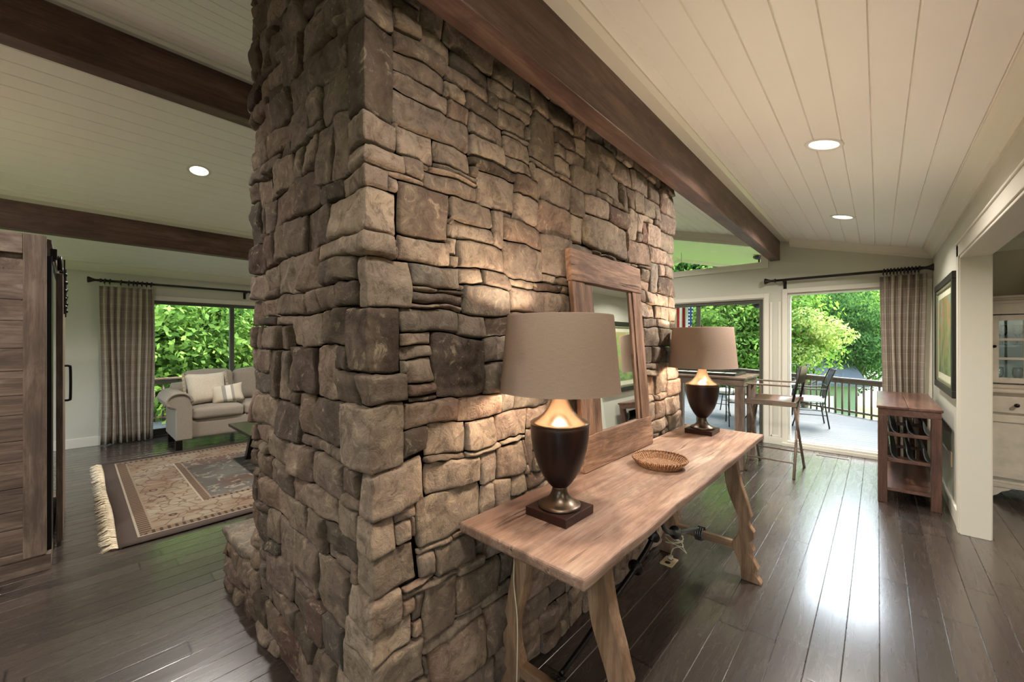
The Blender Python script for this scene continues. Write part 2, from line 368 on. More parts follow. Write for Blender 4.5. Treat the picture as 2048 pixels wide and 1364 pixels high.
def rug_mat(w, l):
    k = N('rug_wool'); x, y, z = k.sep(k.obj())     # origin at rug corner; x 0..w, y 0..l
    ex = k.math('MINIMUM', x, k.math('SUBTRACT', w, x)); ey = k.math('MINIMUM', y, k.math('SUBTRACT', l, y)); e = k.math('MINIMUM', ex, ey)
    p = k.comb(x, y, 0)
    nz = k.noise(p, 9, 4, .6, .8); big = k.noise(p, 1.6, 3, .5)
    tan, dk, grey, crm, rst = srgb(168, 146, 118), srgb(84, 66, 56), srgb(118, 112, 100), srgb(196, 182, 156), srgb(138, 96, 74)
    field = k.ramp(big, [(.35, srgb(122, 100, 84)), (.5, grey), (.65, srgb(132, 128, 114))])
    vf = k.n('TexVoronoi', feature='F1'); k.l(k.mapping(p, (7, 5, 1)), vf.inputs['Vector']); vf.inputs['Scale'].default_value = 1.6
    field = k.mix(k.ramp(vf.outputs['Distance'], [(.12, (.8, .8, .8, 1)), (.2, (0, 0, 0, 1))]), field, dk)
    field = k.mix(k.ramp(nz, [(.55, (0, 0, 0, 1)), (.62, (.8, .8, .8, 1)), (.7, (0, 0, 0, 1))]), field, crm)
    # main border: medallions
    vb = k.n('TexVoronoi', feature='F1'); k.l(k.mapping(p, (3.4, 3.4, 1)), vb.inputs['Vector']); vb.inputs['Scale'].default_value = 1.0; vb.inputs['Randomness'].default_value = .25
    d = vb.outputs['Distance']
    bc = k.ramp(big, [(.35, srgb(160, 132, 104)), (.6, srgb(186, 172, 144))])
    bc = k.mix(k.ramp(d, [(.05, (0, 0, 0, 1)), (.07, (1, 1, 1, 1)), (.10, (1, 1, 1, 1)), (.12, (0, 0, 0, 1)), (.3, (0, 0, 0, 1)), (.31, (.7, .7, .7, 1)), (.34, (0, 0, 0, 1))]), bc, dk)
    vs = k.n('TexVoronoi', feature='DISTANCE_TO_EDGE'); k.l(k.mapping(p, (11, 8, 1)), vs.inputs['Vector']); vs.inputs['Scale'].default_value = 1.0
    bc = k.mix(k.ramp(vs.outputs['Distance'], [(.02, (.7, .7, .7, 1)), (.06, (0, 0, 0, 1))]), bc, srgb(112, 84, 66))
    bc = k.mix(k.ramp(nz, [(.3, (.7, .7, .7, 1)), (.4, (0, 0, 0, 1))]), bc, rst)
    # guard stripes of small blocks
    def blocks(v): return k.math('LESS_THAN', k.math('FRACT', k.math('MULTIPLY', v, 22)), .42)
    isx = k.math('LESS_THAN', ex, ey)
    along = k.math('ADD', k.math('MULTIPLY', isx, y), k.math('MULTIPLY', k.math('SUBTRACT', 1, isx), x))
    blk = k.mix(blocks(along), srgb(150, 126, 100), srgb(92, 74, 62))
    def band(a, b): return k.math('MULTIPLY', k.math('GREATER_THAN', e, a), k.math('LESS_THAN', e, b))
    c = k.mix(band(-.1, .13), field, srgb(104, 90, 78))
    c = k.mix(band(.52, 9), c, field)
    c = k.mix(band(.13, .56), c, bc)
    for a, b in ((.10, .20), (.56, .64)):
        c = k.mix(band(a, b), c, blk)
        c = k.mix(band(a, a + .014), c, crm); c = k.mix(band(b - .014, b), c, srgb(170, 150, 122))
    c = k.mix(1, c, srgb(184, 184, 190), 'MULTIPLY')
    return k.done(k.pbr(c, .95, 0, k.bump(k.noise(p, 350, 3), .5, .003), spec=.1))

def leafmat(name, lo, mid, hi):
    k = N(name); g = k.n('NewGeometry'); r = g.outputs['Random Per Island']
    c = k.ramp(r, [(0, lo), (.5, mid), (1, hi)])
    d = k.n('BsdfDiffuse'); k.l(c, d.inputs[0]); t = k.n('BsdfTranslucent'); k.l(k.mix(1, c, (1, 1, .75, 1), 'MULTIPLY'), t.inputs[0])
    m = k.n('MixShader'); m.inputs[0].default_value = .45; k.l(d.outputs[0], m.inputs[1]); k.l(t.outputs[0], m.inputs[2])
    return k.done(m.outputs[0])
M_leafA = leafmat('bright_leaf', srgb(62, 88, 40), srgb(100, 134, 60), srgb(142, 174, 92))
M_leafB = leafmat('deep_leaf', srgb(38, 60, 34), srgb(62, 92, 50), srgb(92, 122, 68))
M_leafC = leafmat('pale_blossom_leaf', srgb(120, 142, 74), srgb(164, 176, 104), srgb(200, 202, 146))
M_bark = flat('bark', srgb(84, 72, 60), .9, 0, .3, 8, .5)
M_lawn = flat('lawn', srgb(112, 146, 62), .95, 0, .35, 3, .5)
M_water = flat('lake_water', srgb(150, 150, 140), .12, 0, .1, 1, .15)
M_deck = None
def deckmat():
    k = N('deck_boards'); x, y, z = k.sep(k.geo())
    row = k.math('FLOOR', k.math('DIVIDE', y, .14)); w = k.n('TexWhiteNoise', noise_dimensions='1D'); k.l(row, w.inputs['W'])
    g = k.noise(k.comb(k.math('MULTIPLY', x, 2), k.math('MULTIPLY', y, 60), w.outputs[0]), 1, 4)
    c = k.ramp(g, [(.3, srgb(48, 55, 59)), (.7, srgb(70, 77, 80))]); c = k.mix(k.math('MULTIPLY', w.outputs[0], .3), c, srgb(80, 80, 78))
    return k.done(k.pbr(c, .55, 0, k.bump(g, .3, .003), spec=.4))
M_deck = deckmat()
M_rail = flat('deck_rail_brown', srgb(92, 72, 60), .55)
M_soffit = paint('porch_soffit', srgb(196, 196, 160))
M_shedw = flat('shed_siding', srgb(104, 116, 92), .8)
M_shedr = flat('shed_shingles', srgb(72, 76, 80), .85, 0, .2, 20, .4)
M_strap = flat('sling_fabric', srgb(106, 104, 84), .85)

# ------------------------------------------------------------------ key planes
XR = .465      # right wall face
XL = -8.0      # left wall face
YF = 6.65      # far gable wall
YB = -3.6      # wall behind the camera
XRI = -3.915   # ridge
def zc(x):     # ceiling height
    return 2.49 + .26 * (.48 - x) if x >= XRI else 2.49 + .26 * (.48 - XRI) - .276 * (XRI - x)
XE = 4.6       # dining room east wall

# floor: one plank surface with real grooves
def grooved(x0, x1, y0, y1, w, xoff, zf, gw, gd, name, mat, down=False):
    m = MB(); xs = []
    i = math.floor((x0 - xoff) / w)
    pts = [(x0, 0)]
    while True:
        g = xoff + (i + 1) * w; i += 1
        if g >= x1 - gw: break
        if g <= x0 + gw: continue
        pts += [(g - gw / 2, 0), (g, gd), (g + gw / 2, 0)]
    pts.append((x1, 0))
    sgn = 1 if down else -1
    for a, (x, d) in enumerate(pts):
        z = zf(x) + sgn * d; m.v += [(x, y0, z), (x, y1, z)]
    for a in range(len(pts) - 1):
        m.f.append((2 * a, 2 * a + 1, 2 * a + 3, 2 * a + 2)); m.sm.append(False)
    # thickness
    b = len(m.v); t = .12 * sgn
    for (x, d) in (pts[0], pts[-1]): m.v += [(x, y0, zf(x) + t), (x, y1, zf(x) + t)]
    m.f += [(b, b + 1, b + 3, b + 2)]; m.sm += [False]
    n = 2 * (len(pts) - 1)
    m.f += [(0, 1, b + 1, b), (n, n + 1, b + 3, b + 2), tuple(range(0, n + 1, 2)) + (b + 2, b), tuple(range(1, n + 2, 2)) + (b + 3, b + 1)]; m.sm += [False] * 4
    return m.build(name, mat)
struct(grooved(XL - .12, XE + .1, YB - .1, YF + .12, BW, BX0, lambda x: 0, .0055, .003, 'floor', M_floor))
CW = .134
struct(grooved(XRI, .6, YB - .1, YF, CW, -.026, zc, .010, .008, 'ceiling', M_ceil, True))
struct(grooved(XL - .12, XRI, YB - .1, YF, CW, -.026, zc, .010, .008, 'ceiling', M_ceil, True))
m = MB(); m.box(.6, XE + .1, YB - .1, YF + .1, 2.44, 2.56); struct(m.build('ceiling', M_ceil))

# far gable wall with openings (wall polygon split in pieces, one mesh)
DX0, DX1, DZ1 = -3.05, -1.215, 2.05          # sliding door opening
WX0, WX1, WZ0, WZ1 = -.925, .40, .06, 2.11   # right picture window
TX0, TX1, TZ0 = -3.75, -1.20, 2.54           # upper trapezoid window
def ztw(x): return zc(x) - .095
m = MB(); y0, y1 = YF, YF + .14
def pan(poly): m.prism(poly, y0, y1, 'Y')
pan([(DX1, 0), (WX0, 0), (WX0, WZ1), (DX1, WZ1)])
pan([(WX0, 0), (WX1, 0), (WX1, WZ0), (WX0, WZ0)])
pan([(WX1, 0), (.6, 0), (.6, WZ1), (WX1, WZ1)])
pan([(TX1, WZ1), (.6, WZ1), (.6, zc(.6) + .05), (TX1, zc(TX1) + .05)])
pan([(XL, 0), (DX0, 0), (DX0, WZ1), (XL, WZ1)])
pan([(DX0, DZ1), (DX1, DZ1), (DX1, WZ1), (DX0, WZ1)])
pan([(TX0, WZ1), (TX1, WZ1), (TX1, TZ0), (TX0, TZ0)])
pan([(TX0, ztw(TX0)), (TX1, ztw(TX1)), (TX1, zc(TX1) + .05), (TX0, zc(TX0) + .05)])
pan([(XL, WZ1), (TX0, WZ1), (TX0, zc(TX0) + .05), (XRI, zc(XRI) + .05), (XL, zc(XL) + .05)])
struct(m.build('wall_far', M_wall))
# left wall with sliding door opening
LY0, LY1, LZ1 = .55, 5.6, 2.06
m = MB()
for a in ((XL - .14, XL, YB, LY0, 0, 2.62), (XL - .14, XL, LY1, YF, 0, 2.62), (XL - .14, XL, LY0, LY1, LZ1, 2.62)): m.box(*a)
struct(m.build('wall_left', M_wall))
# wall behind the camera, with unseen tall windows added for daylight
m = MB(); bw = [(-7.2, -5.4), (1.2, 3.4)]; xs = XL
for a, b in bw: m.box(xs, a, YB - .14, YB, 0, 3.8); m.box(a, b, YB - .14, YB, 0, .5); m.box(a, b, YB - .14, YB, 2.1, 3.8); xs = b
m.box(xs, XE, YB - .14, YB, 0, 3.8); struct(m.build('wall_back', M_wall))
# right wall stub, header over the wide opening, post, casings
PY = 4.5; HZ = 2.09
m = MB(); m.box(XR, XR + .13, PY, YF, 0, 2.6); m.box(XR, XR + .13, YB, PY, HZ + .0, 2.6); struct(m.build('wall_right', M_wall))
m = MB()
m.box(XR - .012, XR + .142, PY - .018, PY, 0, HZ)                    # jamb lining
m.box(XR - .020, XR, PY, PY + .09, 0, HZ + .09)                      # casing hall side
m.box(XR + .13, XR + .15, PY, PY + .09, 0, HZ + .09)
m.box(XR - .012, XR + .142, YB, PY, HZ - .018, HZ)
m.box(XR - .020, XR, YB, PY + .09, HZ, HZ + .09); m.box(XR - .028, XR, YB, PY + .1, HZ + .09, HZ + .105)
m.box(XR + .13, XR + .15, YB, PY + .09, HZ, HZ + .09)
struct(m.build('trim_1', M_trim, bevel=.003))
# dining room walls
m = MB(); m.box(XR + .13, XE + .1, 6.2, 6.34, 0, 2.5); struct(m.build('wall_dining', M_wall2))
m = MB(); m.box(XE, XE + .14, YB, 6.2, 0, 2.5); struct(m.build('wall_east', M_wall2))
m = MB()
def crown(prof, a0, a1, axis): m.prism(prof, a0, a1, axis)
m.prism([(6.2, 2.34), (6.185, 2.34), (6.12, 2.42), (6.12, 2.44), (6.2, 2.44)], XR + .13, XE, 'X')
struct(m.build('trim_2', M_trim))
# crown mouldings, frieze boards at the beams, baseboards
m = MB()
zr = zc(XR)
m.prism([(XR, zr - .10), (XR - .012, zr - .10), (XR - .02, zr - .07), (XR - .07, zr - .005), (XR - .085, zr + .012), (XR - .085, zr + .04), (XR, zr + .04)], YB, YF, 'Y')
for s in (1,):
    a, b = XR, -.9
    m.prism([(YF, 0), (YF - .012, 0), (YF - .02, .03), (YF - .06, .085), (YF - .07, .10), (YF, .10)], 0, 1, 'X',
            M=Matrix(((b - a, 0, 0, a), (0, 1, 0, 0), (zc(b) - zc(a), 0, 1, zc(a) - .10), (0, 0, 0, 1))))
struct(m.build('trim_3', M_trim))
m = MB()
a, b = -1.125, XRI
T = Matrix(((b - a, 0, 0, a), (0, 1, 0, 0), (zc(b) - zc(a), 0, 1, zc(a) - .095), (0, 0, 0, 1)))
m.prism([(YF, 0), (YF - .02, 0), (YF - .025, .095), (YF, .095)], 0, 1, 'X', M=T)
m.prism([(XL, zc(XL) - .09), (XL + .012, zc(XL) - .09), (XL + .07, zc(XL) + .0), (XL + .07, zc(XL) + .03), (XL, zc(XL) + .03)], YB, YF, 'Y')
struct(m.build('trim_4', M_trim))
def base(name, boxes):
    m = MB()
    for b in boxes: m.box(*b)
    struct(m.build(name, M_trim, bevel=.004))
base('baseboard_right', [(XR - .016, XR, PY + .09, YF, 0, .13)])
base('baseboard_left', [(XL, XL + .016, YB, LY0 - .08, 0, .13)])
base('baseboard_far', [(DX1 + .05, WX0 - .05, YF - .016, YF, 0, .10), (WX1 + .05, XR, YF - .016, YF, 0, .13), (XL, DX0 - .08, YF - .016, YF, 0, .13)])
base('baseboard_dining', [(XR + .13, XE, 6.184, 6.2, 0, .13)])

# ------------------------------------------------------------------ ceiling beams
def beam(name, x0, x1, z0, label, trims, y0=YB, y1=YF):
    r = thing(name, label, 'beam', ((x0 + x1) / 2, 0, z0), group='dark wooden ceiling beams')
    cx = (x0 + x1) / 2
    mm = MB(); n = 40
    prof = [(x0 - cx, 0), (x1 - cx, 0), (x1 - cx, zc(x1) - z0 + .01), (x0 - cx, zc(x0) - z0 + .01)]
    mm.prism(prof, y0, y1, 'Y'); mm.build('timber', M_beam, r, bevel=.006)
    for side in trims:
        t = MB(); X = (x1 if side > 0 else x0) - cx; Z = zc(x1 if side > 0 else x0) - z0
        s = .26 * (-side) if (x0 + x1) / 2 >= XRI + .1 or side > 0 else .276 * (-side)
        s = (zc((x1 if side > 0 else x0) + side * .1) - zc(x1 if side > 0 else x0)) / .1 * side
        w1, w2 = .085, .11
        t.prism([(X, Z - .035), (X + side * w1, Z - .035 + s * side * w1), (X + side * w2, Z - .012 + s * side * w2), (X + side * w2, Z + .01 + s * side * w2), (X, Z + .01)], y0, y1, 'Y')
        t.build('edge_trim', M_trim, r)
    return r
BZ = 2.574
beam('ceiling_beam', -1.125, -1.01, BZ, 'long dark brown wooden beam running above the stone wall to the far gable', (1, -1))
beam('ceiling_beam', -3.99, -3.84, 3.28, 'dark wooden ridge beam behind the stone chimney, highest of the beams', (1, -1))
beam('ceiling_beam', -6.65, -6.5, 2.60, 'lower dark wooden beam over the seating area near the plaid curtain', (1, -1))

# ------------------------------------------------------------------ recessed lights
def recessed(x, y, label, on=CAN_W, col=(1, .94, .88)):
    s = (zc(x + .01) - zc(x - .01)) / .02 if x < .6 else 0
    z = (zc(x) if x < .6 else 2.44)
    r = thing('recessed_light', label, 'ceiling light', (x, y, z)); r.rotation_euler = (0, -math.atan(s), 0)
    r['group'] = 'round recessed ceiling lights'
    a = MB(); a.lathe([(.078, .012), (.078, -.002), (.084, -.006), (.098, -.005), (.103, .0), (.103, .006)], 40); a.build('trim_ring', M_white, r)
    a = MB(); a.lathe([(.0001, -.001), (.078, -.001)], 40); a.build('lens', M_lens, r)
    n = Vector((s, 0, -1)).normalized()
    l = add_light('can_light', 'AREA', Vector((x, y, z)) + n * .012, on, col, .15, spread=R_(150)); l.rotation_euler = n.to_track_quat('-Z', 'Y').to_euler()
recessed(-.25, 3.166, 'nearer of the two recessed lights in the hall ceiling')
recessed(-.26, 5.15, 'farther recessed light in the hall ceiling by the gable wall')
recessed(-5.3, .888, 'recessed light in the sloping ceiling over the seating area', 42)
recessed(-.25, .6, 'unseen recessed light added to the hall ceiling right above the camera', 7)  # unseen lamp, added to brighten the hall
recessed(-.25, -2.0, 'unseen recessed light added to the hall ceiling nearest the back wall', 14)  # likewise unseen, added for light from behind the camera
for x, y, w_ in ((-5.3, 4.0, 'beyond the chimney over the sofa end'), (-5.3, -2.0, 'above the oak cabinet'), (-2.4, -1.2, 'between the oak cabinet and the hall'), (-2.4, 4.8, 'between the chimney and the gable wall')): recessed(x, y, 'unseen recessed light added to the living room ceiling ' + w_, 42 if x < -5 else 26)  # out-of-view lamps added to light the living room
for x, y, w_ in ((2.0, 4.3, 'in front of the china hutch'), (2.2, .5, 'far from the china hutch')): recessed(x, y, 'unseen recessed light added to the flat dining room ceiling ' + w_, 25, (1, .86, .72))  # out-of-view lamps added for warm light around the hutch

# ------------------------------------------------------------------ stone chimney
rng = np.random.default_rng(11)
_perm = rng.random((64, 64, 64))
def vn(P):
    P = np.asarray(P, float); i = np.floor(P).astype(int); f = P - i; f = f * f * (3 - 2 * f); i %= 64; j = (i + 1) % 64
    g = lambda a, b, c: _perm[a, b, c]
    x0, y0, z0 = i.T; x1, y1, z1 = j.T; fx, fy, fz = f.T
    c00 = g(x0, y0, z0) * (1 - fx) + g(x1, y0, z0) * fx; c10 = g(x0, y1, z0) * (1 - fx) + g(x1, y1, z0) * fx
    c01 = g(x0, y0, z1) * (1 - fx) + g(x1, y0, z1) * fx; c11 = g(x0, y1, z1) * (1 - fx) + g(x1, y1, z1) * fx
    return (c00 * (1 - fy) + c10 * fy) * (1 - fz) + (c01 * (1 - fy) + c11 * fy) * fz
def fbm(P, o=4):
    P = np.asarray(P, float); r = 0; a = 1; t = 0
    for k in range(o): r = r + a * vn(P * 2 ** k + 7.3 * k); t += a; a *= .55
    return r / t - .5
FXC, FYC = -1.135, .61        # outer faces at the near corner
XW, YE = -2.40, 3.25          # left end, far end
class Stones:
    def __init__(s): s.V = []; s.F = []; s.T = []; s.n = 0
    def patch(s, a0, a1, z0, z1, place, tint, fold=False, proud=0, rough=1.0, warpfade=None, res=.013):
        gap = .0008 + random.random() * .0022
        a0 += gap; a1 -= gap; z0 += gap; z1 -= gap
        if a1 - a0 < .015 or z1 - z0 < .012: return
        def axis(l):
            b = [0, .0008, .0035, .010]; e = min(.010, l * .3); b = [q * e / .010 for q in b]
            k = max(2, int((l - 2 * e) / res)); mid = [e + (l - 2 * e) * i / k for i in range(1, k)]
            return np.array(b + mid + [l - q for q in b[::-1]])
        A = axis(a1 - a0); Z = axis(z1 - z0)
        if fold: A = np.unique(np.concatenate([A, np.array([-a0 - .02, -a0 - .008, -a0, -a0 + .008, -a0 + .02])]))
        aa, zz = np.meshgrid(A, Z, indexing='ij'); la, lz = a1 - a0, z1 - z0
        ea = np.minimum(aa, la - aa); ez = np.minimum(zz, lz - zz); e = np.minimum(ea, ez)
        S = 2 * aa / la - 1; T = 2 * zz / lz - 1
        k1, k2 = random.uniform(.0, .07), random.uniform(.0, .07)
        if fold: k1, k2 = .01, .02
        c0, c1 = random.uniform(-.5, .5), random.uniform(-.5, .5)
        S2 = S * (1 - k1 * T ** 4); T2 = T * (1 - k2 * S ** 4)
        # slightly skewed outline
        T2 = T2 + (0 if fold else .06) * c0 * S * (1 - T * T) ; S2 = S2 + (0 if fold else .06) * c1 * T * (1 - S * S)
        AA = a0 + (S2 + 1) * la / 2; ZZ = z0 + (T2 + 1) * lz / 2
        AA = AA.ravel(); ZZ = ZZ.ravel(); e = e.ravel(); S = S.ravel(); T = T.ravel()
        sd_ = random.random() * 60
        # shared low-frequency wander of all joints
        wx = fbm(np.stack([AA * 5, ZZ * 5, AA * 0 + 3.1], 1), 2) * .055 + fbm(np.stack([AA * 26, ZZ * 26, AA * 0 + 9.1], 1), 2) * .010
        wz = fbm(np.stack([AA * 4, ZZ * 4, AA * 0 + 31.7], 1), 2) * .05 + fbm(np.stack([AA * 26, ZZ * 26, AA * 0 + 19.1], 1), 2) * .012
        fade = np.clip(np.abs(AA) / .10, 0, 1) if warpfade is None else warpfade(AA)
        AA2 = AA + wx * fade; ZZ2 = ZZ + wz
        prof = np.clip(e / random.uniform(.003, .008), 0, 1) ** .45
        nz = fbm(np.stack([AA * 9 + sd_, ZZ * 9, AA * 0 + sd_], 1), 5) * .020 * rough
        ch = np.abs(fbm(np.stack([AA * 14 + sd_, ZZ * 22, AA * 0 + sd_ * 2], 1), 3)) * .016 * rough
        tl = (random.uniform(-1, 1) * S + random.uniform(-1, 1) * T) * .008
        crown_ = (1 - .5 * (S ** 2 + T ** 2)) * random.uniform(-.002, .004)
        fac = np.full(S.shape, .02)
        for _ in range(random.randint(3, 5)):
            an = random.uniform(0, 6.283); sl = random.uniform(.0, .30) ; off = random.uniform(0, .006)
            fac = np.minimum(fac, off + sl * ((AA - a0 - la / 2) * math.cos(an) + (ZZ - z0 - lz / 2) * math.sin(an)))
        tl = tl + np.clip(fac, -.010, .008) * rough
        h = -.030 + prof * (.026 + proud + random.uniform(-.009, .007) + tl + crown_) + prof * (nz - ch)
        P = place(AA2, ZZ2, h)
        nA, nZ = len(A), len(Z); s.V.append(P)
        idx = np.arange(nA * nZ).reshape(nA, nZ) + s.n
        q = np.stack([idx[:-1, :-1], idx[1:, :-1], idx[1:, 1:], idx[:-1, 1:]], -1).reshape(-1, 4)
        s.F.append(q); s.T.append(np.tile(np.array([tint]), (nA * nZ, 1))); s.n += nA * nZ
    def build(s, name, mat, parent):
        V = np.concatenate(s.V); F = np.concatenate(s.F); T = np.concatenate(s.T)
        me = bpy.data.meshes.new(name); me.vertices.add(len(V)); me.vertices.foreach_set('co', V.ravel().astype(np.float32))
        me.loops.add(F.size); me.loops.foreach_set('vertex_index', F.ravel().astype(np.int32))
        me.polygons.add(len(F)); me.polygons.foreach_set('loop_start', np.arange(0, F.size, 4, dtype=np.int32)); me.polygons.foreach_set('loop_total', np.full(len(F), 4, dtype=np.int32))
        me.update(calc_edges=True); me.validate()
        at = me.attributes.new('tint', 'FLOAT_VECTOR', 'POINT'); at.data.foreach_set('vector', T.ravel().astype(np.float32))
        me.polygons.foreach_set('use_smooth', np.ones(len(F), bool))
        o = bpy.data.objects.new(name, me); C.objects.link(o); me.materials.append(mat); o.parent = parent
        return o
def lean(Z): return -.055 * np.clip((Z - .8) / 1.0, 0, 1)
def pl_right(A, Z, h): return np.stack([FXC + lean(Z) + h, FYC + A, Z], 1)
def pl_left(A, Z, h): return np.stack([FXC + lean(Z) * np.clip(1 + A / 1.2, 0, 1) + A, FYC - h, Z], 1)      # A negative to the left
def pl_fold(A, Z, h):
    r = A >= 0; k = np.clip(1 - np.abs(A) / .05, 0, 1)
    x = np.where(r, FXC + lean(Z) + h, FXC + lean(Z) * np.clip(1 + A / 1.2, 0, 1) + A + h * k); y = np.where(r, FYC + A - h * k, FYC - h)
    return np.stack([x, y, Z], 1)
def tint(dark=None, hue=None):
    return (random.random() if hue is None else hue, (random.random() ** 2.2 * .9) if dark is None else dark, random.random())
def px_right(u):           # y on the right face for image column u
    th = R_(YAW) - math.atan((u - 1024) / 800); return 1.15 / math.tan(th)
def z_at(u, v, x=None, y=None):
    a = R_(YAW); d = (-x) * math.sin(a) + y * math.cos(a); return 1.45 - d * (v - 682) / 800
CELL = .022
def layout(W_, H_, fixed, small=.25):
    """returns list of rects covering W_ x H_; fixed = rects (a0,a1,z0,z1,dark)"""
    nx, nz = int(round(W_ / CELL)), int(round(H_ / CELL)); g = np.zeros((nx, nz), bool); out = []
    for (a0, a1, z0, z1, dk) in fixed:
        i0, i1 = max(0, int(round(a0 / CELL))), min(nx, int(round(a1 / CELL))); j0, j1 = max(0, int(round(z0 / CELL))), min(nz, int(round(z1 / CELL)))
        while i0 < i1 and g[i0, j0:j1].any() : i0 += 1
        while i1 > i0 and g[i1 - 1, j0:j1].any(): i1 -= 1
        while j0 < j1 and g[i0:i1, j0].any(): j0 += 1
        while j1 > j0 and g[i0:i1, j1 - 1].any(): j1 -= 1
        if i1 - i0 < 1 or j1 - j0 < 1: continue
        if g[i0:i1, j0:j1].any(): continue
        g[i0:i1, j0:j1] = True; out.append((i0 * CELL, i1 * CELL, j0 * CELL, j1 * CELL, dk))
    for j in range(nz):
        for i in range(nx):
            if g[i, j]: continue
            big = random.random()
            if big < small: w, h = random.randint(4, 8), random.randint(2, 3)
            elif big < .68: w, h = random.randint(7, 13), random.randint(4, 7)
            elif big < .86: w, h = random.randint(4, 7), random.randint(6, 10)
            else: w, h = random.randint(9, 15), random.randint(6, 9)
            run = 0
            while i + run < nx and not g[i + run, j]: run += 1
            if run <= w + 3: w = run if run <= 15 else run // 2
            if w < 5: h = min(h, 7) if w > 2 else random.randint(2, 4)
            # finish level with a neighbour where close
            for ii in (i - 1, i + w):
                if 0 <= ii < nx and g[ii, j]:
                    t = j
                    while t < nz and g[ii, t]: t += 1
                    if 0 < t - j and abs(t - j - h) <= 3 and t - j >= 2: h = t - j; break
            b = 1
            while b < h and j + b < nz and not g[i:i + w, j + b].any(): b += 1
            if j + b < nz and nz - (j + b) <= 1 and not g[i:i + w, j + b:].any(): b = nz - j
            h = b
            g[i:i + w, j:j + h] = True; out.append((i * CELL, (i + w) * CELL, j * CELL, (j + h) * CELL, None))
    return out
chim = thing('stone_chimney', 'massive dry-stacked fieldstone chimney rising to the ceiling behind the console table', 'chimney', (0, 0, 0))
S = Stones()
cd_ = 1.216
# corner stones: image rows of their joints, right edge column, left edge column, darkness
QV = [(-180, 0, 806, 704, .5), (0, 197, 806, 704, .95), (197, 266, 811, 702, .2), (266, 309, 829, 704, .2), (309, 349, 796, 689, .1), (349, 446, 811, 662, .0), (446, 495, 806, 644, .0),
      (495, 611, 836, 719, .05), (611, 749, 814, 699, .95), (749, 819, 821, 715, .55), (819, 948, 815, 693, .1), (948, 1045, 853, 718, .0), (1045, 1122, 791, 711, .3),
      (1122, 1209, 831, 703, .35), (1209, 1279, 801, 695, .0), (1279, 1337, 823, 690, .0), (1337, 1430, 850, 680, .3), (1430, 1500, 800, 660, .2), (1500, 1580, 840, 700, .1), (1580, 1636, 810, 650, .3)]
def x_left(u):
    th = R_(YAW) - math.atan((u - 1024) / 800); return -FYC * math.tan(th)
fixR, fixL = [], []
for (va, vb, ur, ul, dk) in QV:
    zt, zb = 1.45 - cd_ * (va - 682) / 800, 1.45 - cd_ * (vb - 682) / 800; zb = max(zb, 0)
    aR = px_right(ur) - FYC; aL = -(x_left(ul) - FXC)
    fixR.append((0, aR, zb, zt, -1)); fixL.append((0, aL, zb, zt, -1))
    S.patch(-aL, aR, zb, zt, pl_fold, tint(dk, None if dk > .9 or dk < .05 and random.random() < .3 else random.choice([.25, .45, .3, .6])), fold=True, proud=.006,
            warpfade=lambda A: np.clip((np.abs(A) - .03) / .22, 0, 1))
# stones on the right face read off the photograph: left column, top and bottom row there, right column, darkness
RS = [(808, 75, 117, 911, .2), (808, 117, 160, 914, .3), (799, 160, 227, 960, .4), (812, 232, 300, 884, .2), (884, 264, 317, 962, .2), (829, 304, 344, 871, .1), (797, 345, 452, 921, .45),
      (876, 317, 336, 974, .1), (869, 336, 370, 967, .5), (919, 388, 438, 1005, .5), (924, 438, 474, 1010, .0), (806, 456, 508, 921, 0), (934, 476, 530, 1025, 0), (836, 516, 561, 936, 0),
      (938, 530, 566, 983, 0), (836, 571, 606, 941, .05), (941, 566, 622, 1037, 0), (814, 613, 661, 934, .3), (935, 622, 668, 986, .4), (910, 107, 145, 995, .4), (927, 145, 195, 995, .3),
      (960, 255, 300, 1027, .2), (997, 240, 285, 1077, .2), (1077, 204, 310, 1127, .4), (1012, 200, 240, 1075, .3), (1030, 293, 330, 1094, .2), (972, 322, 405, 1047, .1), (1047, 382, 440, 1089, .1),
      (1092, 391, 458, 1157, .15), (1025, 478, 545, 1104, .1), (1214, 329, 372, 1258, .3), (1184, 416, 490, 1271, .3), (1274, 470, 520, 1314, .2), (1037, 570, 625, 1104, .1), (1284, 600, 635, 1324, 0),
      (881, 665, 803, 976, 1.0), (958, 670, 726, 1000, .5), (811, 700, 727, 880, .3), (806, 727, 775, 884, .25), (820, 775, 803, 886, .2), (816, 809, 868, 926, .05), (926, 803, 845, 1010, 0),
      (815, 868, 929, 946, .2), (946, 845, 895, 1000, .1), (1000, 830, 880, 1060, 0), (856, 940, 998, 966, .1), (970, 885, 985, 1065, .1), (791, 1045, 1090, 830, .1), (831, 1005, 1100, 968, .15), (869, 1100, 1160, 951, .7),
      (833, 1108, 1158, 868, .2), (830, 1190, 1289, 916, .2), (803, 1206, 1237, 828, 0), (916, 1150, 1230, 1000, .5)]
def zr_(u, v):
    y = px_right(u); return z_at(u, v, -1.15, y)
for (ul, vt, vb, ur, dk) in RS:
    fixR.append((px_right(ul) - FYC, px_right(ur) - FYC, zr_(ul, vb), zr_(ul, vt), dk))
WR = YE - FYC
for (a0, a1, z0, z1, dk) in layout(WR, 2.86, fixR):
    if dk == -1: continue
    pr = random.uniform(-.004, .006)
    if z0 > .79 and .95 < a0 < 1.95 and z1 < 2.0: pr = -.008
    S.patch(a0, a1, z0, z1, pl_right, tint(dk), proud=pr, rough=1.6 if dk == 1.0 else 1.0, warpfade=lambda A: np.clip((np.abs(A) - .03) / .22, 0, 1))
WLf = FXC - XW
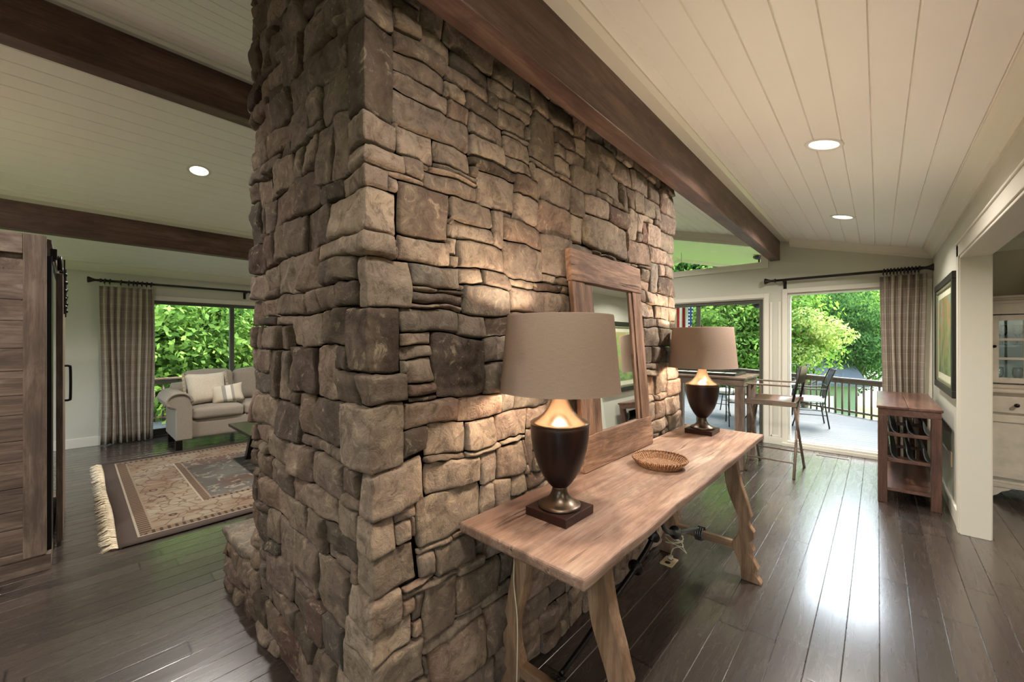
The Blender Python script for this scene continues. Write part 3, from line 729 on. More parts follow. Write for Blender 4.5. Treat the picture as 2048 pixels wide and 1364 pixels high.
for (a0, a1, z0, z1, dk) in layout(WLf, 3.25, fixL, .2):
    if dk == -1: continue
    S.patch(-a1, -a0, z0, z1, pl_left, tint(min(.95, .2 + random.random() * .7)), proud=random.uniform(-.006, .012), rough=1.3, warpfade=lambda A: np.clip((np.abs(A) - .03) / .22, 0, 1))  # left face tinted darker, its shade put into the stone colour
S.build('stone_facing', M_stone, chim)
m = MB()
m.prism([(XW + .06, FYC + .07), (FXC - .07 , FYC + .07), (FXC - .07, YE - .03), (XW + .06, YE - .03)], 0, .8, 'Z')
m.prism([(XW + .06, FYC + .07), (FXC - .135, FYC + .07), (FXC - .135, YE - .03), (XW + .06, YE - .03)], .8, 2.9, 'Z')
m.build('chimney_core', M_mortar, chim)
# raised hearth toward the living room
S = Stones()
def pl_h(A, Z, h): return np.stack([XW - A, FYC + .0 - h, Z], 1)
def pl_hx(A, Z, h): return np.stack([XW - .50 - h, FYC + A, Z], 1)
for (a0, a1, z0, z1, dk) in layout(.52, .255, []): S.patch(a0, a1, z0, z1, pl_h, tint(.6), proud=.012, rough=1.6, warpfade=lambda A: A * 0 + .3)
for (a0, a1, z0, z1, dk) in layout(YE - FYC, .255, []): S.patch(a0, a1, z0, z1, pl_hx, tint(.4), warpfade=lambda A: A * 0 + .3)
S.build('hearth_stones', M_stone, chim)
m = MB(); m.box(XW - .47, XW + .05, FYC + .03, YE - .02, 0, .25); m.build('hearth_core', M_mortar, chim)
S = Stones()
def slab(A, Z, h): return np.stack([XW + .02 - A, FYC - .02 + Z, .322 + h * .5], 1)
m = MB(); nn = 14; top = []; 
ring = []
for i in range(61):
    t = i / 60; P = [(XW + .03, FYC + .06), (XW - .20, FYC - .015), (XW - .565, FYC + .0), (XW - .565, YE), (XW + .03, YE)]
edge = []
def seg(p, q, n):
    for i in range(n):
        t = i / n; edge.append((p[0] + (q[0] - p[0]) * t, p[1] + (q[1] - p[1]) * t))
seg((XW + .03, FYC + .10), (XW - .17, FYC - .0), 6); seg((XW - .17, FYC - .0), (XW - .565, FYC), 20); seg((XW - .565, FYC), (XW - .565, YE), 60); seg((XW - .565, YE), (XW + .03, YE), 8); seg((XW + .03, YE), (XW + .03, FYC + .1), 3)
def ringv(z, inset, amp, sd2):
    cx, cy = XW - .27, (FYC + YE) / 2; out = []
    for (x, y) in edge:
        n_ = float(fbm([[x * 14 + sd2, y * 14, sd2]], 4)[0]) * amp; sx = 1 if x > cx else -1
        out.append((x - sx * (inset + n_) if abs(x - cx) > .15 else x, y + ((inset + n_) if y < cy else -(inset + n_)) * (1 if (y < FYC + .2 or y > YE - .1) else 0), z + n_ * .1))
    return out
rs = [ringv(.250, .012, .03, 1), ringv(.270, .0, .05, 2), ringv(.295, .0, .05, 3), ringv(.314, .004, .03, 4), ringv(.318, .016, .02, 5)]
n = len(edge)
for r_ in rs: m.v += r_
for k in range(len(rs) - 1):
    for i in range(n): m.f.append((k * n + i, k * n + (i + 1) % n, (k + 1) * n + (i + 1) % n, (k + 1) * n + i)); m.sm.append(True)
m.f.append(tuple(range(len(m.v) - n, len(m.v)))); m.sm.append(False)
m.f.append(tuple(range(n - 1, -1, -1))); m.sm.append(False)
hs_ = m.build('hearth_slab', M_stone, chim); hs_['label'] = 'thick flat grey capping stone of the raised hearth'
at = hs_.data.attributes.new('tint', 'FLOAT_VECTOR', 'POINT'); at.data.foreach_set('vector', np.tile([.92, .1, .4], len(hs_.data.vertices)).astype(np.float32))

# ------------------------------------------------------------------ console table
TX_0, TX_1, TY0, TY1, TZ = -1.128, -.597, .945, 3.29, .79
tb = thing('console_table', 'long rustic plank console table with carved legs against the stone wall', 'table', (-.86, 2.1, 0))
ox, oy = -.86, 2.1
m = MB(); nx, ny = 12, 60
def topv(i, j, up):
    x = TX_0 + (TX_1 - TX_0) * i / nx; y = TY0 + (TY1 - TY0) * j / ny
    if i == nx: x += float(fbm([[y * 6, 3, 1]], 3)[0]) * .014
    if j == 0: y += float(fbm([[x * 9, 8, 1]], 3)[0]) * .008
    z = TZ + float(fbm([[x * 7, y * 2.5, 5]], 3)[0]) * .004 if up else TZ - .036 + float(fbm([[x * 9, y * 6, 9]], 3)[0]) * .008
    return (x - ox, y - oy, z)
m.v = [topv(i, j, u) for u in (1, 0) for i in range(nx + 1) for j in range(ny + 1)]
I = lambda u, i, j: u * (nx + 1) * (ny + 1) + i * (ny + 1) + j
for i in range(nx):
    for j in range(ny): m.f += [(I(0, i, j), I(0, i + 1, j), I(0, i + 1, j + 1), I(0, i, j + 1)), (I(1, i, j), I(1, i, j + 1), I(1, i + 1, j + 1), I(1, i + 1, j))]; m.sm += [True, True]
for i in range(nx):
    for j in (0, ny): m.f.append((I(0, i, j), I(0, i + 1, j), I(1, i + 1, j), I(1, i, j))); m.sm.append(False)
for j in range(ny):
    for i in (0, nx): m.f.append((I(0, i, j), I(0, i, j + 1), I(1, i, j + 1), I(1, i, j))); m.sm.append(False)
m.build('tabletop', M_table, tb, bevel=.009, bseg=3)
# carved leg outline (outer side to the right); s mirrors it
def leg_outline():
    inner = [(.148, .752), (.150, .66), (.156, .58), (.172, .51), (.196, .45), (.222, .385), (.234, .33), (.226, .27), (.200, .225), (.194, .20), (.200, .165), (.222, .12), (.238, .075), (.242, .03), (.244, 0)]
    outer = [(.352, 0), (.350, .012), (.312, .060), (.322, .075), (.338, .088), (.300, .150), (.288, .168), (.314, .186), (.302, .215), (.290, .235), (.312, .262), (.313, .300), (.282, .345), (.285, .36), (.300, .388), (.288, .43), (.272, .49), (.245, .57), (.230, .64), (.220, .70), (.216, .752)]
    ip = smooth_path([(a, b, 0) for a, b in inner], 3)
    return [(p.x, p.y) for p in ip] + outer
LO = leg_outline()
for yy in (1.165, 2.765):
    for s in (1, -1):
        sc = 1.0 if s == 1 else .74
        m = MB(); m.prism([(s * a * sc, b) for a, b in LO], -.026, .026, 'Y'); m.build('leg', M_tleg, tb, bevel=.005, loc=(0, yy - oy, 0))
    m = MB(); m.box(-.15, .205, -.022, .022, .165, .21); m.build('stretcher', M_tlegx, tb, bevel=.006, loc=(0, yy - oy, 0))
    m = MB(); m.prism([(-.20, .705), (-.16, .700), (.19, .700), (.225, .712), (.235, .755), (-.22, .755)], .026, .085, 'Y'); m.build('batten', M_tlegx, tb, bevel=.006, loc=(0, yy - oy, 0))
def rod(pts, rings, mat, endy, sgn):
    m = MB(); P = smooth_path([(0, y - oy, z) for y, z in pts], 8)
    m.tube(P, [.0095 + .0035 * math.sin(math.pi * i / (len(P) - 1)) for i in range(len(P))], 12)
    for (y, z, t) in rings:
        M = Matrix.Translation((0, y - oy, z)) @ Matrix.Rotation(R_(t), 4, 'X')
        m.lathe([(.010, -.030), (.018, -.024), (.018, -.014), (.034, -.010), (.037, 0), (.034, .010), (.018, .014), (.018, .024), (.010, .030)], 24, M)
    # scrolled end hugging the stretcher
    sp = []
    for i in range(25):
        a = R_(100 - sgn * 0 + i * 13); sp.append((0, endy - oy + sgn * (.0 + .040 * math.cos(a)), .19 + .04 * math.sin(a)))
    for dx in (-.018, -.006, .006, .018):
        m.tube([(dx, p[1], p[2]) for p in sp], .0065, 8)
    return m.build('iron_rod', mat, tb)
rod([(1.205, .225), (1.38, .255), (1.56, .304), (1.82, .362), (2.02, .44), (2.09, .60), (2.10, .752)], [(1.82, .362, 100), (2.02, .44, 120)], M_iron, 1.165, -1)
rod([(2.13, .752), (2.13, .60), (2.16, .44), (2.32, .352), (2.55, .285), (2.725, .235)], [(2.33, .350, 70)], M_ironlit, 2.765, 1)

# ------------------------------------------------------------------ table lamps
def make_lamp():
    r = thing('table_lamp', 'nearer urn-shaped table lamp with taupe drum shade, close to the table edge', 'lamp', (-.897, 1.25, TZ), group='table lamps on the console table')
    m = MB(); m.box(-.0925, .0925, -.0925, .0925, .001, .033); m.build('plinth', M_lampbase, r, bevel=.002)
    m = MB(); m.lathe([(.0001, .033), (.080, .033), (.082, .037), (.079, .042), (.074, .045), (.066, .049), (.050, .058), (.036, .074), (.030, .090), (.028, .102), (.031, .108), (.0001, .108)], 48); m.build('foot', M_bronze, r)
    m = MB(); m.lathe([(.0001, .106), (.028, .106), (.036, .112), (.048, .126), (.064, .150), (.080, .180), (.093, .215), (.103, .255), (.109, .295), (.1115, .330), (.112, .343), (.109, .345), (.0001, .345)], 56); m.build('urn', M_darkwood, r)
    m = MB(); m.lathe([(.0001, .345), (.1105, .345), (.113, .348), (.112, .352), (.104, .357), (.086, .366), (.067, .380), (.052, .397), (.041, .415), (.033, .434), (.028, .455), (.026, .47), (.012, .472), (.012, .56), (.0001, .56)], 56); m.build('shoulder', M_brass, r)
    m = MB(); n = 64; out = [(.228, .470), (.227, .474), (.2145, .61), (.2015, .752), (.2005, .756)]
    prof = out + [(.1975, .756), (.1985, .750), (.2115, .61), (.224, .476), (.225, .470), (.228, .470)]
    m.lathe(prof, n); sh = m.build('lamp_shade', M_shade, r)
    m = MB(); m.lathe([(.0001, .775), (.006, .774), (.010, .768), (.006, .762), (.004, .754), (.004, .70)], 16)
    for a in (0, 120, 240): m.tube([(0, 0, .748), (.1985 * math.cos(R_(a)), .1985 * math.sin(R_(a)), .748)], .0015, 6)
    m.build('finial', M_knob, r)
    m = MB(); m.lathe([(.0001, .675), (.018, .668), (.029, .650), (.031, .630), (.026, .610), (.016, .590), (.013, .575), (.013, .56)], 24); m.build('bulb', M_bulb, r)
    return r
lamp = make_lamp()
l2 = dup(lamp, (-.937, 3.06, TZ), 0, 'farther urn-shaped table lamp with taupe drum shade, at the far table end')

# ------------------------------------------------------------------ mirror
bx, tx, zt_ = -1.070, -1.165, 1.925
my0, my1 = 1.706, 2.518
mh = math.hypot(tx - bx, zt_ - TZ); tilt = math.atan2(bx - tx, zt_ - TZ)
mr = thing('leaning_mirror', 'tall mirror in a reclaimed plank frame leaning on the stone wall', 'mirror', (bx, (my0 + my1) / 2, TZ + .002)); mr.rotation_euler = (0, -tilt, 0)
hw = (my1 - my0) / 2; fw = .185
def plank(y0, y1, z0, z1, d0, d1, mat, seed):
    m = MB(); n = 14; vert = (z1 - z0) > (y1 - y0)
    for k in range(n + 1):
        t = k / n
        j1 = float(fbm([[t * 5, seed, 1]], 3)[0]) * .008; j2 = float(fbm([[t * 5, seed, 7]], 3)[0]) * .008
        if vert: z = z0 + (z1 - z0) * t; m.v += [(d0, y0 + j1, z), (d1, y0 + j1, z), (d1, y1 + j2, z), (d0, y1 + j2, z)]
        else: y = y0 + (y1 - y0) * t; m.v += [(d0, y, z0 + (j1 if z0 > .01 else 0)), (d1, y, z0 + (j1 if z0 > .01 else 0)), (d1, y, z1 + j2), (d0, y, z1 + j2)]
    for k in range(n):
        for q in range(4): m.f.append((4 * k + q, 4 * k + (q + 1) % 4, 4 * k + 4 + (q + 1) % 4, 4 * k + 4 + q)); m.sm.append(False)
    m.f += [(3, 2, 1, 0), (4 * n, 4 * n + 1, 4 * n + 2, 4 * n + 3)]; m.sm += [False] * 2
    return m
plank(-hw, hw, 0, .175, -.030, .002, M_rw_h, 1).build('bottom_rail', M_rw_h, mr, bevel=.003)
plank(-hw, hw, mh - .165, mh, -.030, .006, M_rw_h, 2).build('top_rail', M_rw_h, mr, bevel=.003)
for (a, b, sd3, d) in ((-hw + .01, -hw + .125, 3, 0), (-hw + .127, -hw + fw + .03, 4, -.006), (hw - .165, hw - .128, 5, -.006), (hw - .126, hw - .008, 6, .002)):
    plank(a, b, .176, mh - .166, -.028, -.002 + d, M_rw_v, sd3).build('stile', M_rw_v, mr, bevel=.003)
m = MB(); m.box(-.020, -.016, -hw + .16, hw - .13, .15, mh - .13); m.build('mirror_pane', M_mirror, mr)

# ------------------------------------------------------------------ wicker basket
def wick():
    k = N('wicker'); o = k.obj(); p = k.sep(o); an = k.math('ARCTAN2', p[1], p[0])
    f = k.math('SINE', k.math('MULTIPLY', an, 96)); g = k.math('SINE', k.math('MULTIPLY', k.math('ADD', p[2], k.math('MULTIPLY', k.n('VectorMath', operation='LENGTH').outputs[1], 0)), 900))
    nn_ = k.noise(o, 90, 3)
    c = k.ramp(k.math('ADD', k.math('MULTIPLY', f, .25), nn_), [(.25, srgb(92, 58, 36)), (.5, srgb(158, 112, 76)), (.8, srgb(204, 160, 118))])
    return k.done(k.pbr(c, .7, 0, k.bump(k.math('ADD', f, g), .5, .003)))
M_wick = wick()
r = thing('wicker_basket', 'shallow round woven wicker tray on the console table', 'basket', (-.852, 2.09, TZ))
m = MB()
rib = lambda a, z: 1 + (.025 * math.sin(a * 48) if z > .008 else 0)
m.lathe([(.0001, .008), (.06, .008), (.098, .009), (.108, .016), (.120, .032), (.132, .040), (.138, .043), (.140, .040), (.136, .034), (.124, .022), (.113, .008), (.108, .002), (.0001, .002)], 288, mod=rib); m.build('woven_bowl', M_wick, r)
m = MB(); m.tube([(.136 * math.cos(a) , .136 * math.sin(a), .0435 + .0015 * math.sin(a * 60)) for a in [2 * math.pi * i / 180 for i in range(181)]], .0045, 6, caps=False); m.build('rim', M_wick, r)
m = MB()
for rr in [i * .0065 + .004 for i in range(15)]: m.tube([(rr * math.cos(a), rr * math.sin(a), .0085) for a in [2 * math.pi * i / 40 for i in range(41)]], .003, 5, caps=False)
m.build('base_coil', M_wick, r)

# ------------------------------------------------------------------ floor outlet, cords, vent, wall plates
r = thing('floor_outlet', 'small cream outlet box on the floor behind the far table leg', 'outlet', (-1.01, 2.63, 0))
m = MB(); m.box(-.04, .04, -.058, .058, 0, .009); m.build('cover_plate', M_almond, r, bevel=.003)
m = MB(); m.lathe([(.0001, .010), (.017, .010), (.018, .009)], 20, c=(0, -.026)); m.lathe([(.0001, .010), (.017, .010), (.018, .009)], 20, c=(0, .026)); m.build('socket', M_knob, r)
m = MB(); m.box(-.012, .012, .012, .040, .0105, .034); m.build('plug', M_cord, r, bevel=.004)
m = MB(); pts = [(-1.01, 2.656, .034), (-1.0, 2.67, .075), (-.97, 2.70, .085), (-.93, 2.72, .05)]
for i in range(90):
    a = i * .5; pts.append((-1.03 + .060 * math.cos(a), 2.765 + .040 * math.sin(a), .06 + .105 * i / 90 + .012 * math.sin(a * 1.7)))
pts += [(-1.09, 2.75, .3), (-1.10, 2.8, .6), (-1.11, 2.9, .74)]
m.tube(smooth_path(pts, 3), .003, 6); tag(m.build('lamp_cord', M_cord), 'cream electric cord wound around the far back table leg', 'cord', 'lamp cords')
m = MB(); m.tube(smooth_path([(-1.085, 1.30, .75), (-1.06, 1.19, .70), (-1.02, 1.125, .55), (-1.00, 1.122, .40), (-1.0, 1.12, .2), (-1.01, 1.12, .03), (-1.04, 1.14, .004), (-1.09, 1.20, .004)], 8), .0025, 6)
tag(m.build('lamp_cord', M_cord), 'thin pale cord hanging down beside the near back table leg', 'cord', 'lamp cords')
r = thing('floor_vent', 'slotted metal floor register in front of the tall picture window', 'vent', (-.42, 6.42, 0))
m = MB(); m.box(-.16, .16, -.06, -.048, 0, .005); m.box(-.16, .16, .048, .06, 0, .005); m.box(-.16, -.145, -.048, .048, 0, .005); m.box(.145, .16, -.048, .048, 0, .005); m.build('frame', M_brass, r)
m = MB()
for i in range(24): m.box(-.143 + i * .012, -.137 + i * .012, -.048, .048, .0, .003)
m.build('slats', M_bronze, r)
m = MB(); m.box(XR - .008, XR, 5.02, 5.10, .38, .50); tag(m.build('wall_plate', M_almond, bevel=.002), 'small cream outlet cover low on the right wall', 'outlet')

# ------------------------------------------------------------------ windows
# picture window (right)
r = MB()
def frame_ring(m, x0, x1, z0, z1, w, ya, yb, bottom=True):
    m.box(x0, x0 + w, ya, yb, z0, z1); m.box(x1 - w, x1, ya, yb, z0, z1); m.box(x0 + w, x1 - w, ya, yb, z1 - w, z1)
    if bottom: m.box(x0 + w, x1 - w, ya, yb, z0, z0 + w)
w1 = MB(); frame_ring(w1, WX0, WX1, WZ0, WZ1, .03, YF + .03, YF + .12); o1 = w1.build('window_1', M_white, bevel=.003); struct(o1)
g = MB(); g.box(WX0 + .03, WX1 - .03, YF + .07, YF + .076, WZ0 + .03, WZ1 - .03); g.build('window_pane', M_glass, o1)
c = MB(); c.box(WX0 - .06, WX0, YF - .018, YF, 0, WZ1 + .06); c.box(WX1, WX1 + .06, YF - .018, YF, 0, WZ1 + .06); c.box(WX0, WX1, YF - .018, YF, WZ1, WZ1 + .06); c.box(WX0 - .06, WX1 + .06, YF - .05, YF + .02, 0, .045); c.box(WX0, WX1, YF - .03, YF + .04, .045, .075)
c.box(DX1 + .015, DX1 + .075, YF - .018, YF, 0, DZ1 + .075); c.box(DX0, DX1 + .015, YF - .018, YF, DZ1 + .015, DZ1 + .075)
c.box(-1.12, -1.02, YF - .012, YF, .10, .13); c.box(-1.13, -1.10, YF - .012, YF, .10, 2.0); c.box(-1.03, -1.0, YF - .012, YF, .10, 2.0)
struct(c.build('trim_5', M_trim, bevel=.004))
# sliding glass door to the deck
d = MB(); d.box(DX0, DX0 + .05, YF + .02, YF + .11, .03, DZ1); d.box(DX1 - .05, DX1, YF + .02, YF + .11, .03, DZ1); d.box(DX0 + .05, DX1 - .05, YF + .02, YF + .11, DZ1 - .05, DZ1); d.box(DX0, DX1, YF + .0, YF + .12, 0, .03); d.box(-2.14, -2.08, YF + .04, YF + .08, .03, DZ1 - .05)
d.box(DX0 + .05, DX1 - .05, YF + .05, YF + .08, .03, .10)
o2 = d.build('door_1', M_grey, bevel=.003); struct(o2)
g = MB(); g.box(DX0 + .05, DX1 - .05, YF + .062, YF + .068, .1, DZ1 - .05); g.build('door_pane', M_glass, o2)
# trapezoid window up high
d = MB(); w = .045
d.prism([(TX0, TZ0), (TX1, TZ0), (TX1, TZ0 + w), (TX0, TZ0 + w)], YF + .01, YF + .11, 'Y'); d.box(TX1 - w, TX1, YF + .01, YF + .11, TZ0 + w, ztw(TX1 - w / 2)); d.box(TX0, TX0 + w, YF + .01, YF + .11, TZ0 + w, ztw(TX0 + w))
d.prism([(TX0, ztw(TX0)), (TX1, ztw(TX1)), (TX1, ztw(TX1) - w), (TX0, ztw(TX0) - w)], YF + .01, YF + .11, 'Y')
d.box(TX0, TX1 + .05, YF - .02, YF, TZ0 - .05, TZ0); d.box(TX1, TX1 + .05, YF - .02, YF, TZ0, ztw(TX1) + .03)
o3 = d.build('window_2', M_trim); struct(o3)
g = MB(); g.prism([(TX0 + w, TZ0 + w), (TX1 - w, TZ0 + w), (TX1 - w, ztw(TX1) - w), (TX0 + w, ztw(TX0 + w) - w)], YF + .06, YF + .066, 'Y'); g.build('window_pane', M_glass, o3)
# sliding door in the left wall
d = MB(); a0, a1 = XL - .12, XL - .03
d.box(a0, a1, LY0, LY0 + .05, .03, LZ1); d.box(a0, a1, LY1 - .05, LY1, .03, LZ1); d.box(a0, a1, LY0 + .05, LY1 - .05, LZ1 - .05, LZ1); d.box(a0, a1 + .03, LY0, LY1, 0, .03)
d.box(a0 + .02, a1 - .02, LY0 + .05, LY1 - .05, .03, .12)
for yy in (1.76, 3.05, 4.3): d.box(a0 + .01, a1, yy, yy + .06, .12, LZ1 - .05)
o4 = d.build('door_2', M_grey, bevel=.003); struct(o4)
g = MB(); g.box(a0 + .04, a0 + .046, LY0 + .05, LY1 - .05, .12, LZ1 - .05); g.build('door_pane', M_glass, o4)
c = MB(); c.box(XL, XL + .018, LY0 - .07, LY0, 0, LZ1 + .07); c.box(XL, XL + .018, LY0, LY1, LZ1, LZ1 + .07); c.box(XL, XL + .018, LY1, LY1 + .07, 0, LZ1 + .07); struct(c.build('trim_6', M_trim, bevel=.004))
for i, (a, b) in enumerate(bw):  # unseen back windows, added to let daylight in
    d = MB(); frame_ring(d, a, b, .5, 2.1, .05, YB - .12, YB - .03); d.box((a + b) / 2 - .02, (a + b) / 2 + .02, YB - .10, YB - .05, .55, 2.05)
    o5 = d.build('window_%d' % (i + 3), M_white); struct(o5)
    g = MB(); g.box(a + .05, b - .05, YB - .08, YB - .075, .55, 2.05); g.build('window_pane', M_glass, o5)

# ------------------------------------------------------------------ curtains and rods
def curtain_mesh(width, h, folds, amp, gather=.8):
    m = MB(); n = folds * 14; nz = 16; uvs = []
    s = 0; prev = None; cols = []
    for i in range(n + 1):
        t = i / n; u = t * width; ph = t * folds * 2 * math.pi
        cols.append((u, ph))
    rnd = [random.uniform(.6, 1.3) for _ in range(folds + 2)]
    arc = 0; arcs = []
    for i, (u, ph) in enumerate(cols):
        a = amp * rnd[int(ph / 2 / math.pi)]; y = a * math.sin(ph) + .25 * a * math.sin(2.3 * ph + 1)
        if prev: arc += math.hypot(u - prev[0], y - prev[1])
        prev = (u, y); arcs.append(arc)
    for j in range(nz + 1):
        z = h * j / nz; top = z / h
        for i, (u, ph) in enumerate(cols):
            a = amp * rnd[int(ph / 2 / math.pi)] * (1 - .35 * top ** 3); wob = .2 * math.sin(z * 1.7 + ph * .3)
            y = a * math.sin(ph + wob) + .25 * a * math.sin(2.3 * ph + 1 + wob); uu = u + .012 * math.sin(z * 2.1 + u * 9)
            m.v.append((uu, y, z))
    for j in range(nz):
        for i in range(n):
            q = j * (n + 1) + i; m.f.append((q, q + 1, q + n + 2, q + n + 1)); m.sm.append(True)
    return m, arcs, n, nz, h
def curtain(name_label, loc, rz, width, h, folds, amp, ring_xs, rodspec):
    r = thing('curtain', name_label, 'curtain', loc, rz, 'plaid curtains')
    m, arcs, n, nz, h = curtain_mesh(width, h, folds, amp)
    o = m.build('drape', M_plaid, r, recalc=False)
    uv = o.data.uv_layers.new(name='UVMap')
    for li, l in enumerate(o.data.loops):
        v = l.vertex_index; i = v % (n + 1); j = v // (n + 1); uv.data[li].uv = (arcs[i], h * j / nz)
    so = o.modifiers.new('sol', 'SOLIDIFY'); so.thickness = .004
    return r
def curtain_rod(label, loc, rz, length, rings, brackets, fin0=True, fin1=True, zoff=.055):
    r = thing('curtain_rod', label, 'curtain rod', loc, rz, 'dark bronze curtain rods')
    m = MB(); m.tube([(0, 0, 0), (length, 0, 0)], .017, 16); m.build('pole', M_rod, r)
    for k, on in ((0, fin0), (1, fin1)):
        if not on: continue
        M = Matrix.Translation((length if k else 0, 0, 0)) @ Matrix.Rotation(R_(90 if k else -90), 4, 'Y')
        m = MB(); m.lathe([(.017, -.01), (.026, -.008), (.028, .0), (.026, .006), (.018, .014), (.016, .05), (.022, .075), (.034, .10), (.041, .115), (.041, .124), (.030, .13), (.0001, .13)], 20, M, mod=lambda a, z: 1 + (.05 * math.cos(8 * a) if z > .05 else 0)); m.build('finial', M_rod, r)
    for x in rings:
        m = MB(); pts = [(x + .004 * math.sin(a), .030 * math.cos(a), -.006 + .030 * math.sin(a)) for a in [2 * math.pi * i / 24 for i in range(25)]]
        m.tube(pts, .008, 8, caps=False, up=(1, 0, 0)); m.tube([(x, 0, -.036), (x, 0, -.060)], .003, 6); m.build('ring', M_rod, r)
    for x in brackets:
        m = MB(); m.box(x - .012, x + .012, -.02, .10, -.03, -.016); m.tube([(x, .10, -.10), (x, .085, -.05), (x, .02, -.022)], .009, 8); m.box(x - .018, x + .018, .095, .105, -.12, .0); m.build('bracket', M_rod, r)
    return r
# right window curtain, hung from z 2.285
ZR = 2.285
curtain('grey plaid curtain gathered at the right of the tall picture window', (.03, YF - .10, .012), 0, .37, 2.21, 6, .035, None, None)
rg = [.045 + .42 * i / 12 + random.uniform(-.012, .012) for i in range(13)]
curtain_rod('dark curtain rod above the tall picture window on the gable wall', (-1.17 + .12, YF - .105, ZR), 0, 1.40, [1.10 + .032 * i * .93 for i in range(11)], (.10, ))
# left curtain; local x runs along +Y (rz=90deg), wall is on local +y side
curtain('wide grey plaid curtain hanging beside the sofa at the left sliding door', (XL + .10, .24, .012), R_(90), .55, 2.20, 8, .034, None, None)
curtain_rod('dark curtain rod above the left sliding door behind the sofa', (XL + .105, .28 - .04, 2.285), R_(90), 5.45, [.04, .09, .20, .28, .33, .37, .42, .47, .52], (1.72, 3.3, 5.0))

# ------------------------------------------------------------------ limed-oak cabinet at the left edge
cb = thing('oak_cabinet', 'tall weathered oak cabinet with plank side and black barn-door hardware', 'cabinet', (-3.9, -1.2, 0))
CX, CY = -3.9, -1.2
def P(x, y): return x - CX, y - CY
y0c, y1c = -2.6, -.121
m = MB(); m.box(P(-5.45, 0)[0], P(-3.92, 0)[0], P(0, y0c)[1], P(0, y1c - .03)[1], .10, 2.08); m.build('carcass', M_oak_x, cb)
m = MB(); m.box(P(-5.4, 0)[0], P(-3.885, 0)[0], P(0, y0c)[1], P(0, y1c + .018)[1], 0, .10); m.box(P(-3.905, 0)[0], P(-3.88, 0)[0], P(0, y0c)[1], P(0, y1c - .015)[1], .10, .145); m.build('plinth', M_oak_y, cb, bevel=.003)
m = MB(); z = .145; ps = [.15, .11, .14, .16, .13, .16, .12, .15, .14, .17, .13, .18]
for h_ in ps:
    if z + h_ > 1.99: h_ = 1.99 - z
    if h_ < .02: break
    m.box(P(-3.92, 0)[0], P(-3.898, 0)[0] + random.uniform(-.002, .002), P(0, y0c)[1], P(0, y1c - .09)[1], z + .0015, z + h_ - .0015); z += h_
m.build('side_planks', M_oak_y, cb, bevel=.002)
m = MB(); m.box(P(-3.935, 0)[0], P(-3.877, 0)[0], P(0, y1c - .095)[1], P(0, y1c)[1], .105, 2.115); m.build('stile', M_oak_z, cb, bevel=.004)
m = MB(); m.box(P(-3.93, 0)[0], P(-3.879, 0)[0], P(0, y0c)[1], P(0, y1c - .0955)[1], 1.99, 2.115); m.build('top_rail', M_oak_y, cb, bevel=.003)
m = MB(); m.box(P(-5.5, 0)[0], P(-3.935, 0)[0], P(0, y0c)[1], P(0, y1c + .02)[1], 2.08, 2.105); m.build('top_panel', M_oak_x, cb, bevel=.003)
m = MB(); m.box(P(-4.25, 0)[0], P(-3.96, 0)[0], P(0, -.125)[1], P(0, -.102)[1], .10, 2.0); m.build('end_panel', M_black, cb)
m = MB(); m.box(P(-5.5, 0)[0], P(-4.0, 0)[0], P(0, -.11)[1], P(0, -.098)[1], 1.965, 2.01); m.tube([(P(-4.05, 0)[0], P(0, -.112)[1], 1.99), (P(-4.05, 0)[0], P(0, -.085)[1], 1.99)], .012, 10); m.box(P(-4.05, 0)[0], P(-4.03, 0)[0], P(0, -.11)[1], P(0, -.08)[1], 1.99, 2.06); m.build('door_track', M_black, cb)
m = MB(); m.box(P(-5.25, 0)[0], P(-4.28, 0)[0], P(0, -.09)[1], P(0, -.057)[1], .03, 1.93)
door = m.build('sliding_door', M_oak_z, cb, bevel=.003)
for xx in (-5.05, -4.45):
    m = MB()
    mt = Matrix.Translation((P(xx, 0)[0], P(0, -.075)[1], 2.02)) @ Matrix.Rotation(R_(90), 4, 'X')
    m.lathe([(.0001, -.012), (.05, -.012), (.058, -.006), (.05, 0), (.058, .006), (.05, .012), (.0001, .012)], 28, mt)
    m.box(P(xx - .022, 0)[0], P(xx + .022, 0)[0], P(0, -.056)[1], P(0, -.048)[1], 1.65, 2.05)
    for zz in (1.70, 1.76, 1.82, 1.88, 1.94): 
        mt = Matrix.Translation((P(xx, 0)[0], P(0, -.048)[1], zz)) @ Matrix.Rotation(R_(-90), 4, 'X'); m.lathe([(.014, 0), (.014, .007), (.0001, .011)], 10, mt)
    m.build('roller_hanger', M_black, door)
m = MB(); xx = P(-4.85, 0)[0]; m.tube(smooth_path([(xx, P(0, -.056)[1], 1.25), (xx, P(0, -.032)[1], 1.247), (xx, P(0, -.024)[1], 1.22), (xx, P(0, -.024)[1], 1.0), (xx, P(0, -.032)[1], .972), (xx, P(0, -.056)[1], .97)], 6), .009, 10); m.build('door_pull', M_black, door)

